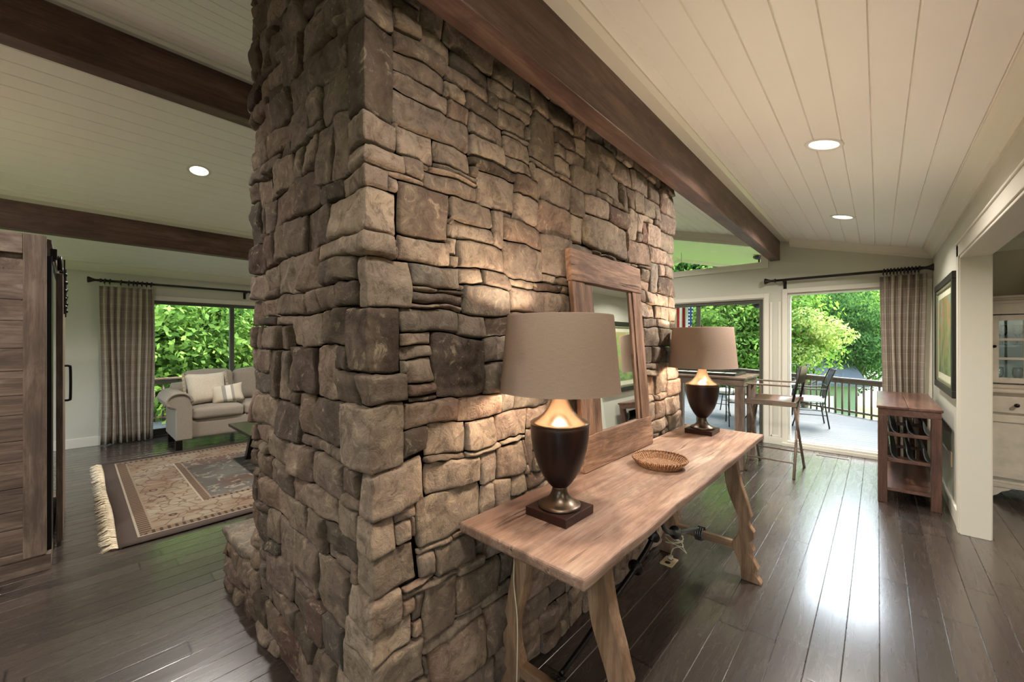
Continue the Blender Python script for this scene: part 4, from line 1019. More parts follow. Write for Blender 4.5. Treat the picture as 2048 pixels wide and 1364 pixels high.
# ------------------------------------------------------------------ rug
RX0, RX1, RY0, RY1 = -6.66, -3.885, .21, 4.3
r = thing('area_rug', 'oriental wool rug in tan, grey and rust with cream fringe', 'rug', (RX0, RY0, 0))
m = MB(); nx, ny = 40, 50
for i in range(nx + 1):
    for j in range(ny + 1):
        x = (RX1 - RX0) * i / nx; y = (RY1 - RY0) * j / ny; m.v.append((x + .004 * math.sin(y * 5), y + .006 * math.sin(x * 4), .009 + .0015 * math.sin(x * 6 + y * 2)))
for i in range(nx):
    for j in range(ny): q = i * (ny + 1) + j; m.f.append((q, q + ny + 1, q + ny + 2, q + 1)); m.sm.append(True)
o = m.build('rug_pile', rug_mat(RX1 - RX0, RY1 - RY0), r); so = o.modifiers.new('s', 'SOLIDIFY'); so.thickness = .008; so.offset = -1
m = MB()
for i in range(520):
    x = (RX1 - RX0) * (i + random.random()) / 520; a = random.uniform(-.5, .5) + .2 * math.sin(x * 9) + .3 * math.sin(x * 47); l = random.uniform(.05, .10)
    m.tube([(x, .01, .006), (x + a * l * .4, -l * .5, .012 + random.random() * .012), (x + a * l, -l, .004)], [.0032, .0032, .0018], 4)
m.build('fringe', M_fringe, r)['kind'] = 'stuff'

# ------------------------------------------------------------------ sofa (faces +X, length along Y)
SX, SY = -7.62, .84       # back plane x, left end y
r = thing('sofa', 'grey linen roll-arm sofa standing below the left window', 'sofa', (SX, SY, 0))
def puff(m, x0, x1, y0, y1, z0, z1, b=.05, n=8, M=None, crown_=.02):
    """rounded soft box"""
    vs = []; fs = []; N_ = n
    for f_ in range(6):
        for i in range(N_ + 1):
            for j in range(N_ + 1):
                u = 2 * i / N_ - 1; v = 2 * j / N_ - 1
                c_ = [(1, u, v), (-1, u, v), (u, 1, v), (u, -1, v), (u, v, 1), (u, v, -1)][f_]
                hx, hy, hz = (x1 - x0) / 2, (y1 - y0) / 2, (z1 - z0) / 2; q = Vector((c_[0] * hx, c_[1] * hy, c_[2] * hz))
                bb = min(b, hx * .95, hy * .95, hz * .95)
                inn = Vector((max(-hx + bb, min(hx - bb, q.x)), max(-hy + bb, min(hy - bb, q.y)), max(-hz + bb, min(hz - bb, q.z))))
                d_ = q - inn
                if d_.length > 1e-6: q = inn + d_.normalized() * bb
                cx_, cy_, cz_ = q.x / hx, q.y / hy, q.z / hz
                k_ = (1 - cx_ ** 2) * (1 - cy_ ** 2); q.z += crown_ * k_ * (1 if cz_ > 0 else -.3)
                k2 = (1 - cy_ ** 2) * (1 - cz_ ** 2); q.x += crown_ * .6 * k2 * (1 if cx_ > 0 else -1)
                vs.append(q + Vector(((x0 + x1) / 2, (y0 + y1) / 2, (z0 + z1) / 2)))
        o_ = f_ * (N_ + 1) ** 2
        for i in range(N_):
            for j in range(N_): a = o_ + i * (N_ + 1) + j; fs.append((a, a + 1, a + N_ + 2, a + N_ + 1) if f_ in (0, 3, 4) else (a, a + N_ + 1, a + N_ + 2, a + 1))
    m.add(vs, fs, True, M)
def soft(m, name, mat, parent):
    o = m.build(name, mat, parent, recalc=False)
    bm = bmesh.new(); bm.from_mesh(o.data); bmesh.ops.remove_doubles(bm, verts=bm.verts, dist=.0005); bmesh.ops.recalc_face_normals(bm, faces=bm.faces); bm.to_mesh(o.data); bm.free()
    for p_ in o.data.polygons: p_.use_smooth = True
    return o
SL = 2.25
m = MB(); puff(m, .10, .84, .12, SL - .12, .13, .40, .03, crown_=0); soft(m, 'seat_base', M_sofa, r)
m = MB(); puff(m, .0, .25, .08, SL - .08, .15, .86, .07, crown_=.01); soft(m, 'back_frame', M_sofa, r)
for k in range(3):
    a = .22 + k * (SL - .44) / 3; b = a + (SL - .44) / 3 - .006
    m = MB(); puff(m, .26, .87, a, b, .385, .545, .045, 10, crown_=.02); soft(m, 'seat_cushion', M_sofa, r)
    m = MB(); puff(m, .14, .36, a, b, .53, .985, .07, 10, M=Matrix.Translation((.0, 0, 0)) @ Matrix.Rotation(R_(-5), 4, 'Y'), crown_=.03); soft(m, 'back_cushion', M_sofa, r)
def arm(s):
    # scroll arm profile in (y,z), outward negative
    pr = [(.22, .14), (.22, .62), (.215, .68), (.19, .73), (.14, .765), (.08, .775), (.02, .76), (-.03, .72), (-.055, .66), (-.045, .60), (-.01, .565), (.03, .56), (.045, .55), (.045, .14)]
    if s: pr = [(SL - a, b) for a, b in pr]
    return pr
for s in (0, 1):
    m = MB(); m.prism(arm(s), .04, .88, 'X'); o = m.build('arm', M_sofa, r, bevel=.02, bseg=4)
    cy = (.085 if not s else SL - .085)
    pp = [(.885, (.085 + .13 * math.cos(a)) if not s else SL - (.085 + .13 * math.cos(a)), .655 + .105 * math.sin(a)) for a in [R_(-10 + 12 * i) for i in range(20)]]
    m = MB(); m.tube(pp, .016, 8); m.build('arm_piping', M_sofa, r)
for (x, y) in ((.78, .09), (.78, SL - .09), (.08, .1), (.08, SL - .1)):
    m = MB(); m.prism([(-.04, .15), (.04, .15), (.028, .0), (-.028, .0)], -.035, .035, 'Y'); m.build('leg', M_darkleg, r, loc=(x, y, 0))
def cushion(name, label, w, h, t, loc, rot, mat, fringe=False):
    m = MB(); n = 12; vs = []
    for sg in (1, -1):
        for i in range(n + 1):
            for j in range(n + 1):
                u = 2 * i / n - 1; v = 2 * j / n - 1; k = max(0, (1 - u ** 4) * (1 - v ** 4)) ** .55
                pin = 1 - .10 * (1 - abs(u) ** 2) * abs(v) ** 3; pin2 = 1 - .10 * (1 - abs(v) ** 2) * abs(u) ** 3
                vs.append((u * w / 2 * pin2, sg * t / 2 * k, v * h / 2 * pin))
    N2 = (n + 1) ** 2; fs = []
    for s in (0, 1):
        for i in range(n):
            for j in range(n): a = s * N2 + i * (n + 1) + j; fs.append((a, a + 1, a + n + 2, a + n + 1))
    m.add(vs, fs, True)
    r2 = thing(name, label, 'cushion', loc, 0, 'throw cushions on the sofa'); r2.rotation_euler = rot
    soft(m, 'cover', mat, r2)
    if fringe:
        f = MB()
        for sg in (-1, 1):
            for i in range(60):
                z = -h / 2 + h * i / 59; x = sg * w / 2 * .98; f.tube([(x, 0, z), (x + sg * .02, random.uniform(-.01, .01), z + random.uniform(-.01, .01)), (x + sg * .03, random.uniform(-.01, .01), z - .008)], .003, 4)
        f.build('fringe', M_fringe, r2)['kind'] = 'stuff'
    return r2
cushion('throw_cushion', 'large cream throw cushion with fringed edge against the sofa arm', .50, .46, .17, (SX + .50, SY + .44, .775), (R_(-18), R_(0), R_(100)), M_cush, True)
cushion('throw_cushion', 'small striped lumbar cushion leaning on the bigger cream cushion', .40, .28, .13, (SX + .62, SY + .66, .685), (R_(-22), R_(-8), R_(78)), M_stripe)

# ------------------------------------------------------------------ coffee table
r = thing('coffee_table', 'dark wooden trestle coffee table on the rug, mostly hidden by the chimney', 'table', (-5.3, 1.24, .012))
m = MB(); m.box(-.44, .44, 0, 1.2, .415, .45); m.build('tabletop', M_darkleg, r, bevel=.006)
for y in (.18, 1.02):
    for s in (-1, 1):
        m = MB(); m.prism([(s * .05, .42), (s * .12, .42), (s * .40, 0), (s * .33, 0)], y - .03, y + .03, 'Y'); m.build('leg', M_darkleg, r)
m = MB(); m.box(-.03, .03, .21, .99, .30, .36); m.build('stretcher', M_darkleg, r)

# ------------------------------------------------------------------ bar-height game table and things on it
r = thing('bar_table', 'tall brown wooden bar-height table behind the far lamp', 'table', (-1.08, 5.0, 0))
gt = r; LW, LD = 1.0, .70
m = MB(); m.box(-LW, 0, 0, LD, 1.02, 1.045); m.box(-LW + .02, -.02, .02, LD - .02, .94, 1.02); m.build('tabletop', M_brnw_x, r, bevel=.005)
for (x, y) in ((-.07, .07), (-.07, LD - .07), (-LW + .07, .07), (-LW + .07, LD - .07)):
    m = MB(); m.box(x - .045, x + .045, y - .045, y + .045, 0, .94); m.build('leg', M_brnw_z, r, bevel=.006)
m = MB(); m.box(-LW + .1, -.1, .1, .14, .18, .22); m.build('stretcher', M_brnw_x, r)
r = thing('display_tray', 'flat black glazed tray of pale cards lying on the bar table', 'tray', (-1.62, 5.33, 1.045))
m = MB(); m.box(-.42, .42, -.26, -.235, 0, .03); m.box(-.42, .42, .235, .26, 0, .03); m.box(-.42, -.395, -.235, .235, 0, .03); m.box(.395, .42, -.235, .235, 0, .03); m.box(-.395, .395, -.235, .235, 0, .008); m.build('tray_frame', M_frame, r, bevel=.002)
m = MB()
for i in range(5):
    for j in range(2): m.box(-.37 + i * .15, -.25 + i * .15, -.20 + j * .21, -.03 + j * .21, .008, .012)
m.build('cards', M_white, r)

# ------------------------------------------------------------------ director's chair (bar height)
def director():
    r = thing('director_chair', "tall folding director's chair with olive canvas back facing the bar table", 'chair', (-.87, 5.36, 0))
    y0, y1, xb, xf = -.28, .28, .21, -.20
    for s, x in ((0, xb), (1, xf)):
        for d_ in (0, 1):
            a, b = (y0, y1) if d_ else (y1, y0)
            m = MB(); m.tube([(x + (.014 if d_ else -.014), a, .76), (x + (.022 if d_ else -.006) + (.015 if x > 0 else -.015), b, 0)], .0135, 8); m.build('leg', M_brnw_z, r)
    for y in (y0, y1):
        m = MB(); m.box(xf - .03, xb + .03, y - .016, y + .016, .755, .81); m.build('seat_rail', M_brnw_x, r, bevel=.006)
        m = MB(); m.box(xf - .02, xb - .02, y - .022, y + .022, .965, .983); m.build('armrest', M_brnw_x, r, bevel=.006)
        m = MB(); m.box(xf, xf + .024, y - .012, y + .012, .81, .965); m.build('arm_post', M_brnw_z, r, bevel=.004)
        m = MB(); m.tube([(xb + .0, y, .80), (xb + .03, y, .97), (xb + .065, y, 1.19)], .012, 8); m.build('back_post', M_darkleg, r)
        m = MB(); m.tube([(xf - .01, y, .17), (xb + .01, y, .17)], .009, 8); m.build('foot_rail', M_brnw_x, r)
    m = MB(); n = 10
    for i in range(n + 1):
        y = y0 + (y1 - y0) * i / n; sag = .02 * math.sin(math.pi * i / n)
        m.v += [(xf, y, .808 - sag), (xb, y, .808 - sag)]
    for i in range(n): m.f.append((2 * i, 2 * i + 1, 2 * i + 3, 2 * i + 2)); m.sm.append(True)
    o = m.build('seat', M_redw_y, r); q = o.modifiers.new('s', 'SOLIDIFY'); q.thickness = .012
    m = MB()
    for i in range(n + 1):
        y = y0 + (y1 - y0) * i / n; sag = .03 * math.sin(math.pi * i / n)
        m.v += [(xb + .036 + sag, y, 1.0), (xb + .066 + sag, y, 1.18)]
    for i in range(n): m.f.append((2 * i, 2 * i + 1, 2 * i + 3, 2 * i + 2)); m.sm.append(True)
    o = m.build('backrest', M_strap, r); q = o.modifiers.new('s', 'SOLIDIFY'); q.thickness = .005
director()

# ------------------------------------------------------------------ wine console on the right
r = thing('wine_console', 'narrow reddish wooden console with wine-bottle racks along the right wall', 'console', (.0, 4.9, 0))
WL = 1.45; Wd = .40
m = MB(); m.box(-.01, .195, 0, WL, .845, .868); m.box(.197, Wd + .005, 0, WL, .845, .868); m.build('tabletop', M_redw_y, r, bevel=.004)
m = MB(); m.box(0, Wd - .005, .01, .035, .785, .845); m.box(0, Wd - .005, WL - .035, WL - .01, .785, .845); m.box(0.0, .025, .035, WL - .035, .785, .845); m.box(Wd - .03, Wd - .005, .035, WL - .035, .785, .845); m.build('apron', M_redw_y, r, bevel=.003)
for (x, y) in ((.03, .04), (Wd - .035, .04), (.03, WL - .04), (Wd - .035, WL - .04)):
    m = MB(); m.box(x - .032, x + .032, y - .032, y + .032, 0, .785); m.build('leg', M_redw_z, r, bevel=.004)
m = MB(); m.box(.02, Wd - .02, .02, WL - .02, .115, .140); m.build('shelf', M_redw_y, r, bevel=.003)
for z in (.60, .37):
    for y in (.06, .72, 1.38):
        m = MB(); m.box(.06, Wd - .065, y - .014, y + .014, z, z + .03); m.build('rack_rail', M_redw_y, r, bevel=.003)
    for i in range(3):
        m = MB(); xx = .075 + i * .105; pr = [(xx, z + .15), (xx + .006, z + .085), (xx + .022, z + .045), (xx + .05, z + .026)]
        sp = smooth_path([(a, b, 0) for a, b in pr], 4); poly = [(p.x, p.y) for p in sp] + [(p.x + .007, p.y + .004) for p in sp[::-1]]
        m.prism(poly, .05, WL - .06, 'Y', smooth=False); m.build('rack_divider', M_ironlit, r)

# ------------------------------------------------------------------ framed picture on the right wall
def art():
    k = N('landscape_print'); o = k.obj(); n_ = k.noise(o, 5, 5, .6, .7); z = k.sep(o)[2]
    c = k.ramp(k.math('ADD', k.math('MULTIPLY', n_, .9), k.math('MULTIPLY', z, .35)), [(.2, srgb(70, 100, 66)), (.42, srgb(140, 168, 104)), (.55, srgb(190, 150, 110)), (.68, srgb(150, 196, 160)), (.85, srgb(214, 222, 190))])
    return k.done(k.pbr(c, .35, 0, None, coat=.6))
M_art = art(); M_mat = flat('picture_mat', srgb(206, 204, 178), .6)
r = thing('framed_picture', 'dark framed green landscape picture hanging on the right wall', 'picture', (XR - .012, 5.29, 1.5))
hw_, hh = .66, .50
m = MB()
for (a, b, c_, d) in ((-hw_, hw_, hh - .06, hh), (-hw_, hw_, -hh, -hh + .06), (-hw_, -hw_ + .06, -hh + .06, hh - .06), (hw_ - .06, hw_, -hh + .06, hh - .06)): m.box(-.028, .010, a, b, c_, d)
m.build('frame', M_frame, r, bevel=.006)
m = MB(); a1_, b1_ = hw_ - .06, hh - .06
for (a, b, c_, d) in ((-a1_, a1_, b1_ - .03, b1_), (-a1_, a1_, -b1_, -b1_ + .03), (-a1_, -a1_ + .03, -b1_ + .03, b1_ - .03), (a1_ - .03, a1_, -b1_ + .03, b1_ - .03)): m.box(-.018, .008, a, b, c_, d)
m.build('inner_frame', M_frame2, r, bevel=.004)
m = MB(); m.box(-.006, .008, -.57, .57, -.41, .41); m.build('mat_board', M_mat, r)
m = MB(); m.box(-.0075, -.006, -.51, .51, -.35, .35); m.build('print', M_art, r)

# ------------------------------------------------------------------ painted hutch in the next room
HX, HY = .632, 5.70
r = thing('china_hutch', 'distressed cream painted china hutch in the next room', 'hutch', (HX, HY, 0))
Wh = 1.25
def bx(m, a, b, c_, d, e, f): m.box(a, b, c_, d, e, f)
m = MB(); m.box(0.02, Wh - .02, .0, .46, .14, .98); m.build('base_cabinet', M_hutch, r, bevel=.004)
m = MB(); m.box(-.02, Wh + .02, -.035, .47, .98, 1.012); m.build('counter', M_hutch, r, bevel=.008)
m = MB(); m.box(-.005, Wh + .005, -.02, .46, .12, .155); m.box(0.0, Wh, -.012, .46, .155, .175); m.build('base_moulding', M_hutch, r, bevel=.004)
for s in (0, 1):
    m = MB(); pr = [(0, .12), (.26, .12), (.235, .10), (.20, .085), (.17, .05), (.14, .03), (.12, 0), (0, 0)]
    if s: pr = [(Wh - a, b) for a, b in pr]
    m.prism(pr, -.015, .03, 'Y'); m.build('bracket_foot', M_hutch, r)
    m = MB(); m.box((.0 if not s else Wh - .05), (.05 if not s else Wh), .40, .45, 0, .12); m.build('rear_foot', M_hutch, r)
for k, (a, b) in enumerate(((.06, .50), (.75, 1.19))):
    m = MB(); m.box(a, b, -.018, .0, .80, .945); dr = m.build('drawer', M_hutch, r, bevel=.004)
    m = MB()
    for kx in ((a + b) / 2,): m.lathe([(.006, 0), (.006, .012), (.016, .02), (.018, .028), (.012, .036), (.0001, .038)], 14, Matrix.Translation((kx, -.018, .875)) @ Matrix.Rotation(R_(90), 4, 'X'))
    m.build('knob', M_knob, dr)
for k, (a, b) in enumerate(((.06, .40), (.455, .795), (.85, 1.19))):
    m = MB(); w = .06; z0, z1 = .21, .775
    m.box(a, a + w, -.018, 0, z0, z1); m.box(b - w, b, -.018, 0, z0, z1); m.box(a + w, b - w, -.018, 0, z1 - w, z1); m.box(a + w, b - w, -.018, 0, z0, z0 + w); m.box(a + w, b - w, -.008, 0, z0 + w, z1 - w)
    dd = m.build('door', M_hutch, r, bevel=.003)
    kx = b - .03 if k < 2 else a + .03
    m = MB(); m.lathe([(.006, 0), (.006, .012), (.016, .02), (.018, .028), (.012, .036), (.0001, .038)], 14, Matrix.Translation((kx, -.018, .52)) @ Matrix.Rotation(R_(90), 4, 'X')); m.build('knob', M_knob, dd)
    m = MB(); hx_ = a - .006 if k < 2 else b + .006
    for z in (.30, .68): m.tube([(hx_, -.012, z - .035), (hx_, -.012, z + .035)], .006, 8)
    m.build('hinge', M_knob, dd)
m = MB(); m.box(.02, .05, .14, .45, 1.012, 1.80); m.box(Wh - .05, Wh - .02, .14, .45, 1.012, 1.80); m.box(.02, Wh - .02, .14, .45, 1.80, 1.83); m.box(.05, .145, .14, .16, 1.012, 1.80); m.box(.565, .685, .14, .16, 1.012, 1.80); m.box(Wh - .145, Wh - .05, .14, .16, 1.012, 1.80)
m.box(.09, Wh - .09, .14, .16, 1.70, 1.80); m.box(.09, Wh - .09, .14, .16, 1.012, 1.05); m.build('upper_case', M_hutch, r, bevel=.003)
m = MB(); m.box(.05, Wh - .05, .43, .448, 1.012, 1.80); m.box(.05, Wh - .05, .165, .43, 1.395, 1.41); m.build('interior', M_hutchin, r)
m = MB(); m.prism([(.46, 1.83), (.125, 1.83), (.11, 1.845), (.09, 1.85), (.085, 1.87), (.46, 1.87)], -.01, Wh + .01, 'X'); m.build('cornice', M_hutch, r, bevel=.003)
for k, (a, b) in enumerate(((.15, .56), (.69, 1.10))):
    m = MB(); w = .05; z0, z1 = 1.06, 1.69
    m.box(a, a + w, .12, .14, z0, z1); m.box(b - w, b, .12, .14, z0, z1); m.box(a + w, b - w, .12, .14, z1 - w, z1); m.box(a + w, b - w, .12, .14, z0, z0 + w)
    for i in (1,): m.box((a + b) / 2 - .011, (a + b) / 2 + .011, .122, .138, z0 + w, z1 - w)
    for i in (1, 2): zz = z0 + w + (z1 - z0 - 2 * w) * i / 3; m.box(a + w, b - w, .1225, .1375, zz - .011, zz + .011)
    dd = m.build('glass_door', M_hutch, r, bevel=.002)
    m = MB(); m.box(a + w, b - w, .129, .132, z0 + w, z1 - w); m.build('pane', M_glass, dd)
    kx = a + .02 if k == 0 else b - .02
    m = MB(); m.lathe([(.005, 0), (.005, .01), (.013, .017), (.014, .024), (.0001, .03)], 12, Matrix.Translation((kx, .12, 1.40)) @ Matrix.Rotation(R_(90), 4, 'X')); m.build('knob', M_knob, dd)
M_gl = glassmat('goblet_glass', (.88, .93, .94, 1), 1.6)
gob = None
for i, (x, y, z) in enumerate(((.24, .26, 1.41), (.34, .30, 1.41), (.46, .25, 1.41), (.22, .27, 1.032), (.33, .24, 1.032), (.45, .30, 1.032))):
    lab = ('stemmed glass on the %s shelf of the hutch, %s' % ('upper' if i < 3 else 'lower', ['leftmost', 'second from the left', 'third from the left'][i % 3]))
    loc = (HX + x, HY + y, z if i < 3 else 1.012)
    if gob is None:
        gob = thing('wine_glass', lab, 'glass', loc, 0, 'glasses in the china hutch')
        m = MB(); m.lathe([(.0001, .001), (.032, .002), (.030, .005), (.006, .010), (.004, .07), (.008, .08), (.028, .10), (.036, .13), (.034, .17), (.031, .19), (.030, .19), (.033, .17), (.034, .13), (.026, .10), (.0001, .084)], 20); m.build('bowl', M_gl, gob)
    else: dup(gob, loc, 0, lab)
r = thing('easel_plate', 'black square panel on a small wire stand on top of the hutch', 'ornament', (HX + .50, HY + .26, 1.87))
m = MB(); m.box(-.07, .30, -.012, .012, .03, .24, M=Matrix.Rotation(R_(-8), 4, 'X')); m.build('panel', M_black, r, bevel=.003)
m = MB()
for x in (-.05, .24): m.tube(smooth_path([(x - .03, -.05, .004), (x - .01, -.02, .03), (x, .03, .10), (x, .10, .004)], 5), .004, 6)
m.build('wire_stand', M_iron, r)

# ------------------------------------------------------------------ outside: deck, rails, porch
ZD = -.05
def deck(name, x0, x1, y0, y1):
    m = MB(); y = y0
    while y < y1 - .01: m.box(x0, x1, y, min(y + .134, y1), ZD - .03, ZD); y += .14
    o = m.build(name, M_deck); struct(o)
m = MB(); y = YF + .15
# diagonal front edge from (3.2, 7.9) to (-4.8, 13.9)
def xe(y): return 3.2 - (y - 7.8) / .745
while y < 13.8:
    x1 = min(5.0, xe(y) if y > 7.8 else 5.0); m.box(-7.5, max(-7.4, x1), y, y + .134, ZD - .03, ZD); y += .14
struct(m.build('deck_floor', M_deck))
m = MB(); x = XL - .16
while x > XL - 1.95: m.box(x - .134, x, -3, 7, ZD - .03, ZD); x -= .14
struct(m.build('deck_floor', M_deck))
def railing(p, q, zt, label, spacing=.125, posts=1.8):
    r = thing('deck_railing', label, 'railing', (p[0], p[1], ZD)); L = math.hypot(q[0] - p[0], q[1] - p[1]); r.rotation_euler = (0, 0, math.atan2(q[1] - p[1], q[0] - p[0]))
    H_ = zt - ZD
    m = MB(); m.box(0, L, -.065, .065, H_ - .035, H_); m.build('top_rail', M_rail, r, bevel=.006)
    m = MB(); m.box(0, L, -.02, .02, H_ - .115, H_ - .036); m.build('under_rail', M_rail, r)
    m = MB(); m.box(0, L, -.02, .02, .06, .10); m.build('bottom_rail', M_rail, r)
    k = 0; x = .06
    while x < L and k < 99:
        m = MB(); m.tube([(x, 0, .0), (x, 0, H_ - .1)], .017, 8); m.build('baluster', M_rail, r); x += spacing; k += 1
    x = 0
    while x < L + .01: m = MB(); m.box(x - .045, x + .045, -.045, .045, 0, H_ - .036); m.build('post', M_rail, r, bevel=.004); x += posts
    return r
plant(TA, False, 3.3, 12.2, .8, 2.0, 'green tree added to shade the deck, screened by the right wall') if False else None
railing((3.10, 7.93), (-4.7, 13.74), .70, 'brown deck railing running diagonally beyond the patio chairs', .14)
railing((XL - 1.9, 6.9), (XL - 1.9, -2.9), .76, 'deck railing outside the sliding door behind the sofa', .13)
# porch roof: continuation of the gable, ends at the rake
m = MB(); yo = 11.0
PR = -1.05
m.prism([(XRI, zc(XRI) + .02), (PR, zc(PR) + .02), (PR, zc(PR) + .16), (XRI, zc(XRI) + .16)], YF + .14, yo, 'Y'); m.prism([(XRI, zc(XRI) + .02), (XRI, zc(XRI) + .16), (XL - .6, zc(XL - .6) + .16), (XL - .6, zc(XL - .6) + .02)], YF + .14, yo, 'Y')
struct(m.build('porch_ceiling', M_soffit))
m = MB(); m.prism([(XRI, zc(XRI) - .06), (PR, zc(PR) - .06), (PR, zc(PR) + .18), (XRI, zc(XRI) + .18)], yo, yo + .04, 'Y'); m.prism([(XRI, zc(XRI) - .06), (XRI, zc(XRI) + .18), (XL - .6, zc(XL - .6) + .18), (XL - .6, zc(XL - .6) - .06)], yo, yo + .04, 'Y')
struct(m.build('trim_7', M_trim))
# main roof above the rooms keeps daylight out
m = MB(); m.prism([(XRI, zc(XRI) + .25), (XE + .6, 2.75), (XE + .6, 2.85), (XRI, zc(XRI) + .4)], YB - .4, YF + .14, 'Y'); m.prism([(XRI, zc(XRI) + .25), (XRI, zc(XRI) + .4), (XL - .7, zc(XL) + .2), (XL - .7, zc(XL) + .12)], YB - .4, YF + .14, 'Y')
struct(m.build('roof', M_shedr))
# porch ceiling fan
r = thing('ceiling_fan', 'brown-bladed porch ceiling fan hanging outside the sliding door', 'fan', (-1.66, 8.73, zc(-1.66)))
m = MB(); m.lathe([(.0001, -.05), (.05, -.05), (.10, -.02), (.10, .01)], 24); m.build('canopy', M_rod, r)
m = MB(); m.tube([(0, 0, -.04), (0, 0, -.78)], .014, 10); m.build('downrod', M_rod, r)
m = MB(); m.lathe([(.0001, -.98), (.06, -.97), (.11, -.93), (.12, -.86), (.10, -.80), (.03, -.77), (.0001, -.77)], 24); m.build('motor', M_rod, r)
for k in range(5):
    m = MB(); m.box(.12, .62, -.065, .065, -.872, -.860, M=Matrix.Rotation(R_(72 * k + 47), 4, 'Z') @ Matrix.Rotation(R_(8), 4, 'X')); m.build('blade', M_rail, r)
# flag
def flagmat():
    k = N('flag_cloth'); x, y, z = k.sep(k.obj())     # hangs: stripes vertical along local x, z down
    st = k.math('LESS_THAN', k.math('FRACT', k.math('MULTIPLY', x, 1 / .12)), .5)
    c = k.mix(st, srgb(214, 208, 200), srgb(160, 48, 50))
    can = k.math('MULTIPLY', k.math('GREATER_THAN', x, .36), k.math('GREATER_THAN', z, -.62))
    c = k.mix(can, c, srgb(44, 66, 118))
    fx = k.math('SUBTRACT', k.math('FRACT', k.math('MULTIPLY', x, 1 / .07)), .5); fz = k.math('SUBTRACT', k.math('FRACT', k.math('MULTIPLY', z, 1 / .08)), .5)
    dd_ = k.math('ADD', k.math('MULTIPLY', fx, fx), k.math('MULTIPLY', fz, fz)); sr = k.math('MULTIPLY', k.math('LESS_THAN', dd_, .05), can)
    c = k.mix(sr, c, srgb(230, 230, 230))
    return k.done(k.pbr(c, .8, 0, None, spec=.1))
r = thing('national_flag', 'striped red, white and blue flag hanging outside behind the far lamp', 'flag', (-3.60, 9.5, 2.42)); r.rotation_euler = (0, 0, R_(20))
m = MB(); nx, nz = 24, 16
for i in range(nx + 1):
    for j in range(nz + 1): x = .78 * i / nx; m.v.append((x * .62 * (1 - .15 * j / nz) + .0, .035 * math.sin(x * 18 + j * .1), -1.3 * j / nz + .05 * x))
for i in range(nx):
    for j in range(nz): q = i * (nz + 1) + j; m.f.append((q, q + 1, q + nz + 2, q + nz + 1)); m.sm.append(True)
m.build('flag_cloth', flagmat(), r)
m = MB(); m.tube([(-.15, 0, .02), (.60, 0, .10)], .012, 8); m.build('pole', M_almond, r)
m = MB(); m.tube([(.22, 0, .06), (.22, 0, zc(-3.4) - 2.42 + .03)], .004, 6); m.build('hanger', M_rod, r)

# patio furniture
def patio_chair():
    r = thing('patio_chair', 'x', 'chair', (0, 0, 0), 0, 'metal patio chairs with white seat pads on the deck')
    w = .27
    for s in (-1, 1):
        m = MB(); m.tube(smooth_path([(s * w, .26, 0), (s * w, .23, .20), (s * w, .20, .44), (s * w, .24, .72), (s * w, .33, .98), (s * w * .9, .36, 1.01)], 6), .011, 8); m.build('rear_leg', M_iron, r)
        m = MB(); m.tube(smooth_path([(s * w, -.26, 0), (s * w, -.22, .2), (s * w, -.24, .44), (s * w, -.25, .62), (s * w, -.18, .67), (s * w, .05, .66), (s * w, .23, .67)], 6), .011, 8); m.build('front_leg', M_iron, r)
        m = MB(); m.tube([(s * w, -.23, .22), (s * w, .23, .22)], .007, 6); m.build('side_bar', M_iron, r)
    m = MB(); m.tube([(-w, -.24, .42), (w, -.24, .42), (w, .21, .42), (-w, .21, .42), (-w, -.24, .42)], .010, 8); m.tube([(-w, .24, .72), (w, .24, .72)], .008, 8); m.tube([(-w * .9, .35, 1.0), (w * .9, .35, 1.0)], .010, 8)
    for i in range(7): x = -w * .75 + i * w * .25; m.tube([(x, .215, .50), (x, .24, .72), (x * .95, .345, 1.0)], .005, 6)
    m.build('back_frame', M_iron, r)
    m = MB(); puff(m, -w + .01, w - .01, -.23, .20, .43, .50, .03, 8, crown_=.012); soft(m, 'seat_pad', M_white_cush, r)
    return r
pc = patio_chair()
pl = [((-.92, 8.90), R_(-78), 'metal patio chair with white pad, rightmost seen through the tall window'),
      ((-1.75, 8.05), R_(-160), 'metal patio chair with white pad in front of the patio table'),
      ((-2.35, 9.15), R_(75), 'metal patio chair with white pad on the far left of the patio table'),
      ((-1.55, 10.1), R_(0), 'metal patio chair with white pad behind the patio table'),
      ((-3.4, 8.3), R_(-200), 'metal patio chair with white pad seen behind the far lamp')]
for i, ((x, y), a, lab) in enumerate(pl):
    if i == 0: pc.location = (x, y, ZD); pc.rotation_euler = (0, 0, a); pc['label'] = lab
    else: dup(pc, (x, y, ZD), a, lab)
r = thing('patio_table', 'round glass-topped patio table among the metal chairs', 'table', (-1.62, 9.05, ZD))
m = MB(); m.lathe([(.0001, .70), (.52, .70), (.53, .705), (.53, .715), (.52, .72), (.0001, .72)], 48); m.build('tabletop', flat('frosted_glass', srgb(150, 160, 148), .15), r)
m = MB(); m.tube([(.505 * math.cos(a), .505 * math.sin(a), .692) for a in [2 * math.pi * i / 40 for i in range(41)]], .012, 6, caps=False); m.build('rim', M_iron, r)
for k in range(4):
    a = R_(45 + 90 * k); m = MB(); m.tube(smooth_path([(.40 * math.cos(a), .40 * math.sin(a), 0), (.22 * math.cos(a), .22 * math.sin(a), .3), (.40 * math.cos(a), .40 * math.sin(a), .69)], 6), .012, 8); m.build('leg', M_iron, r)

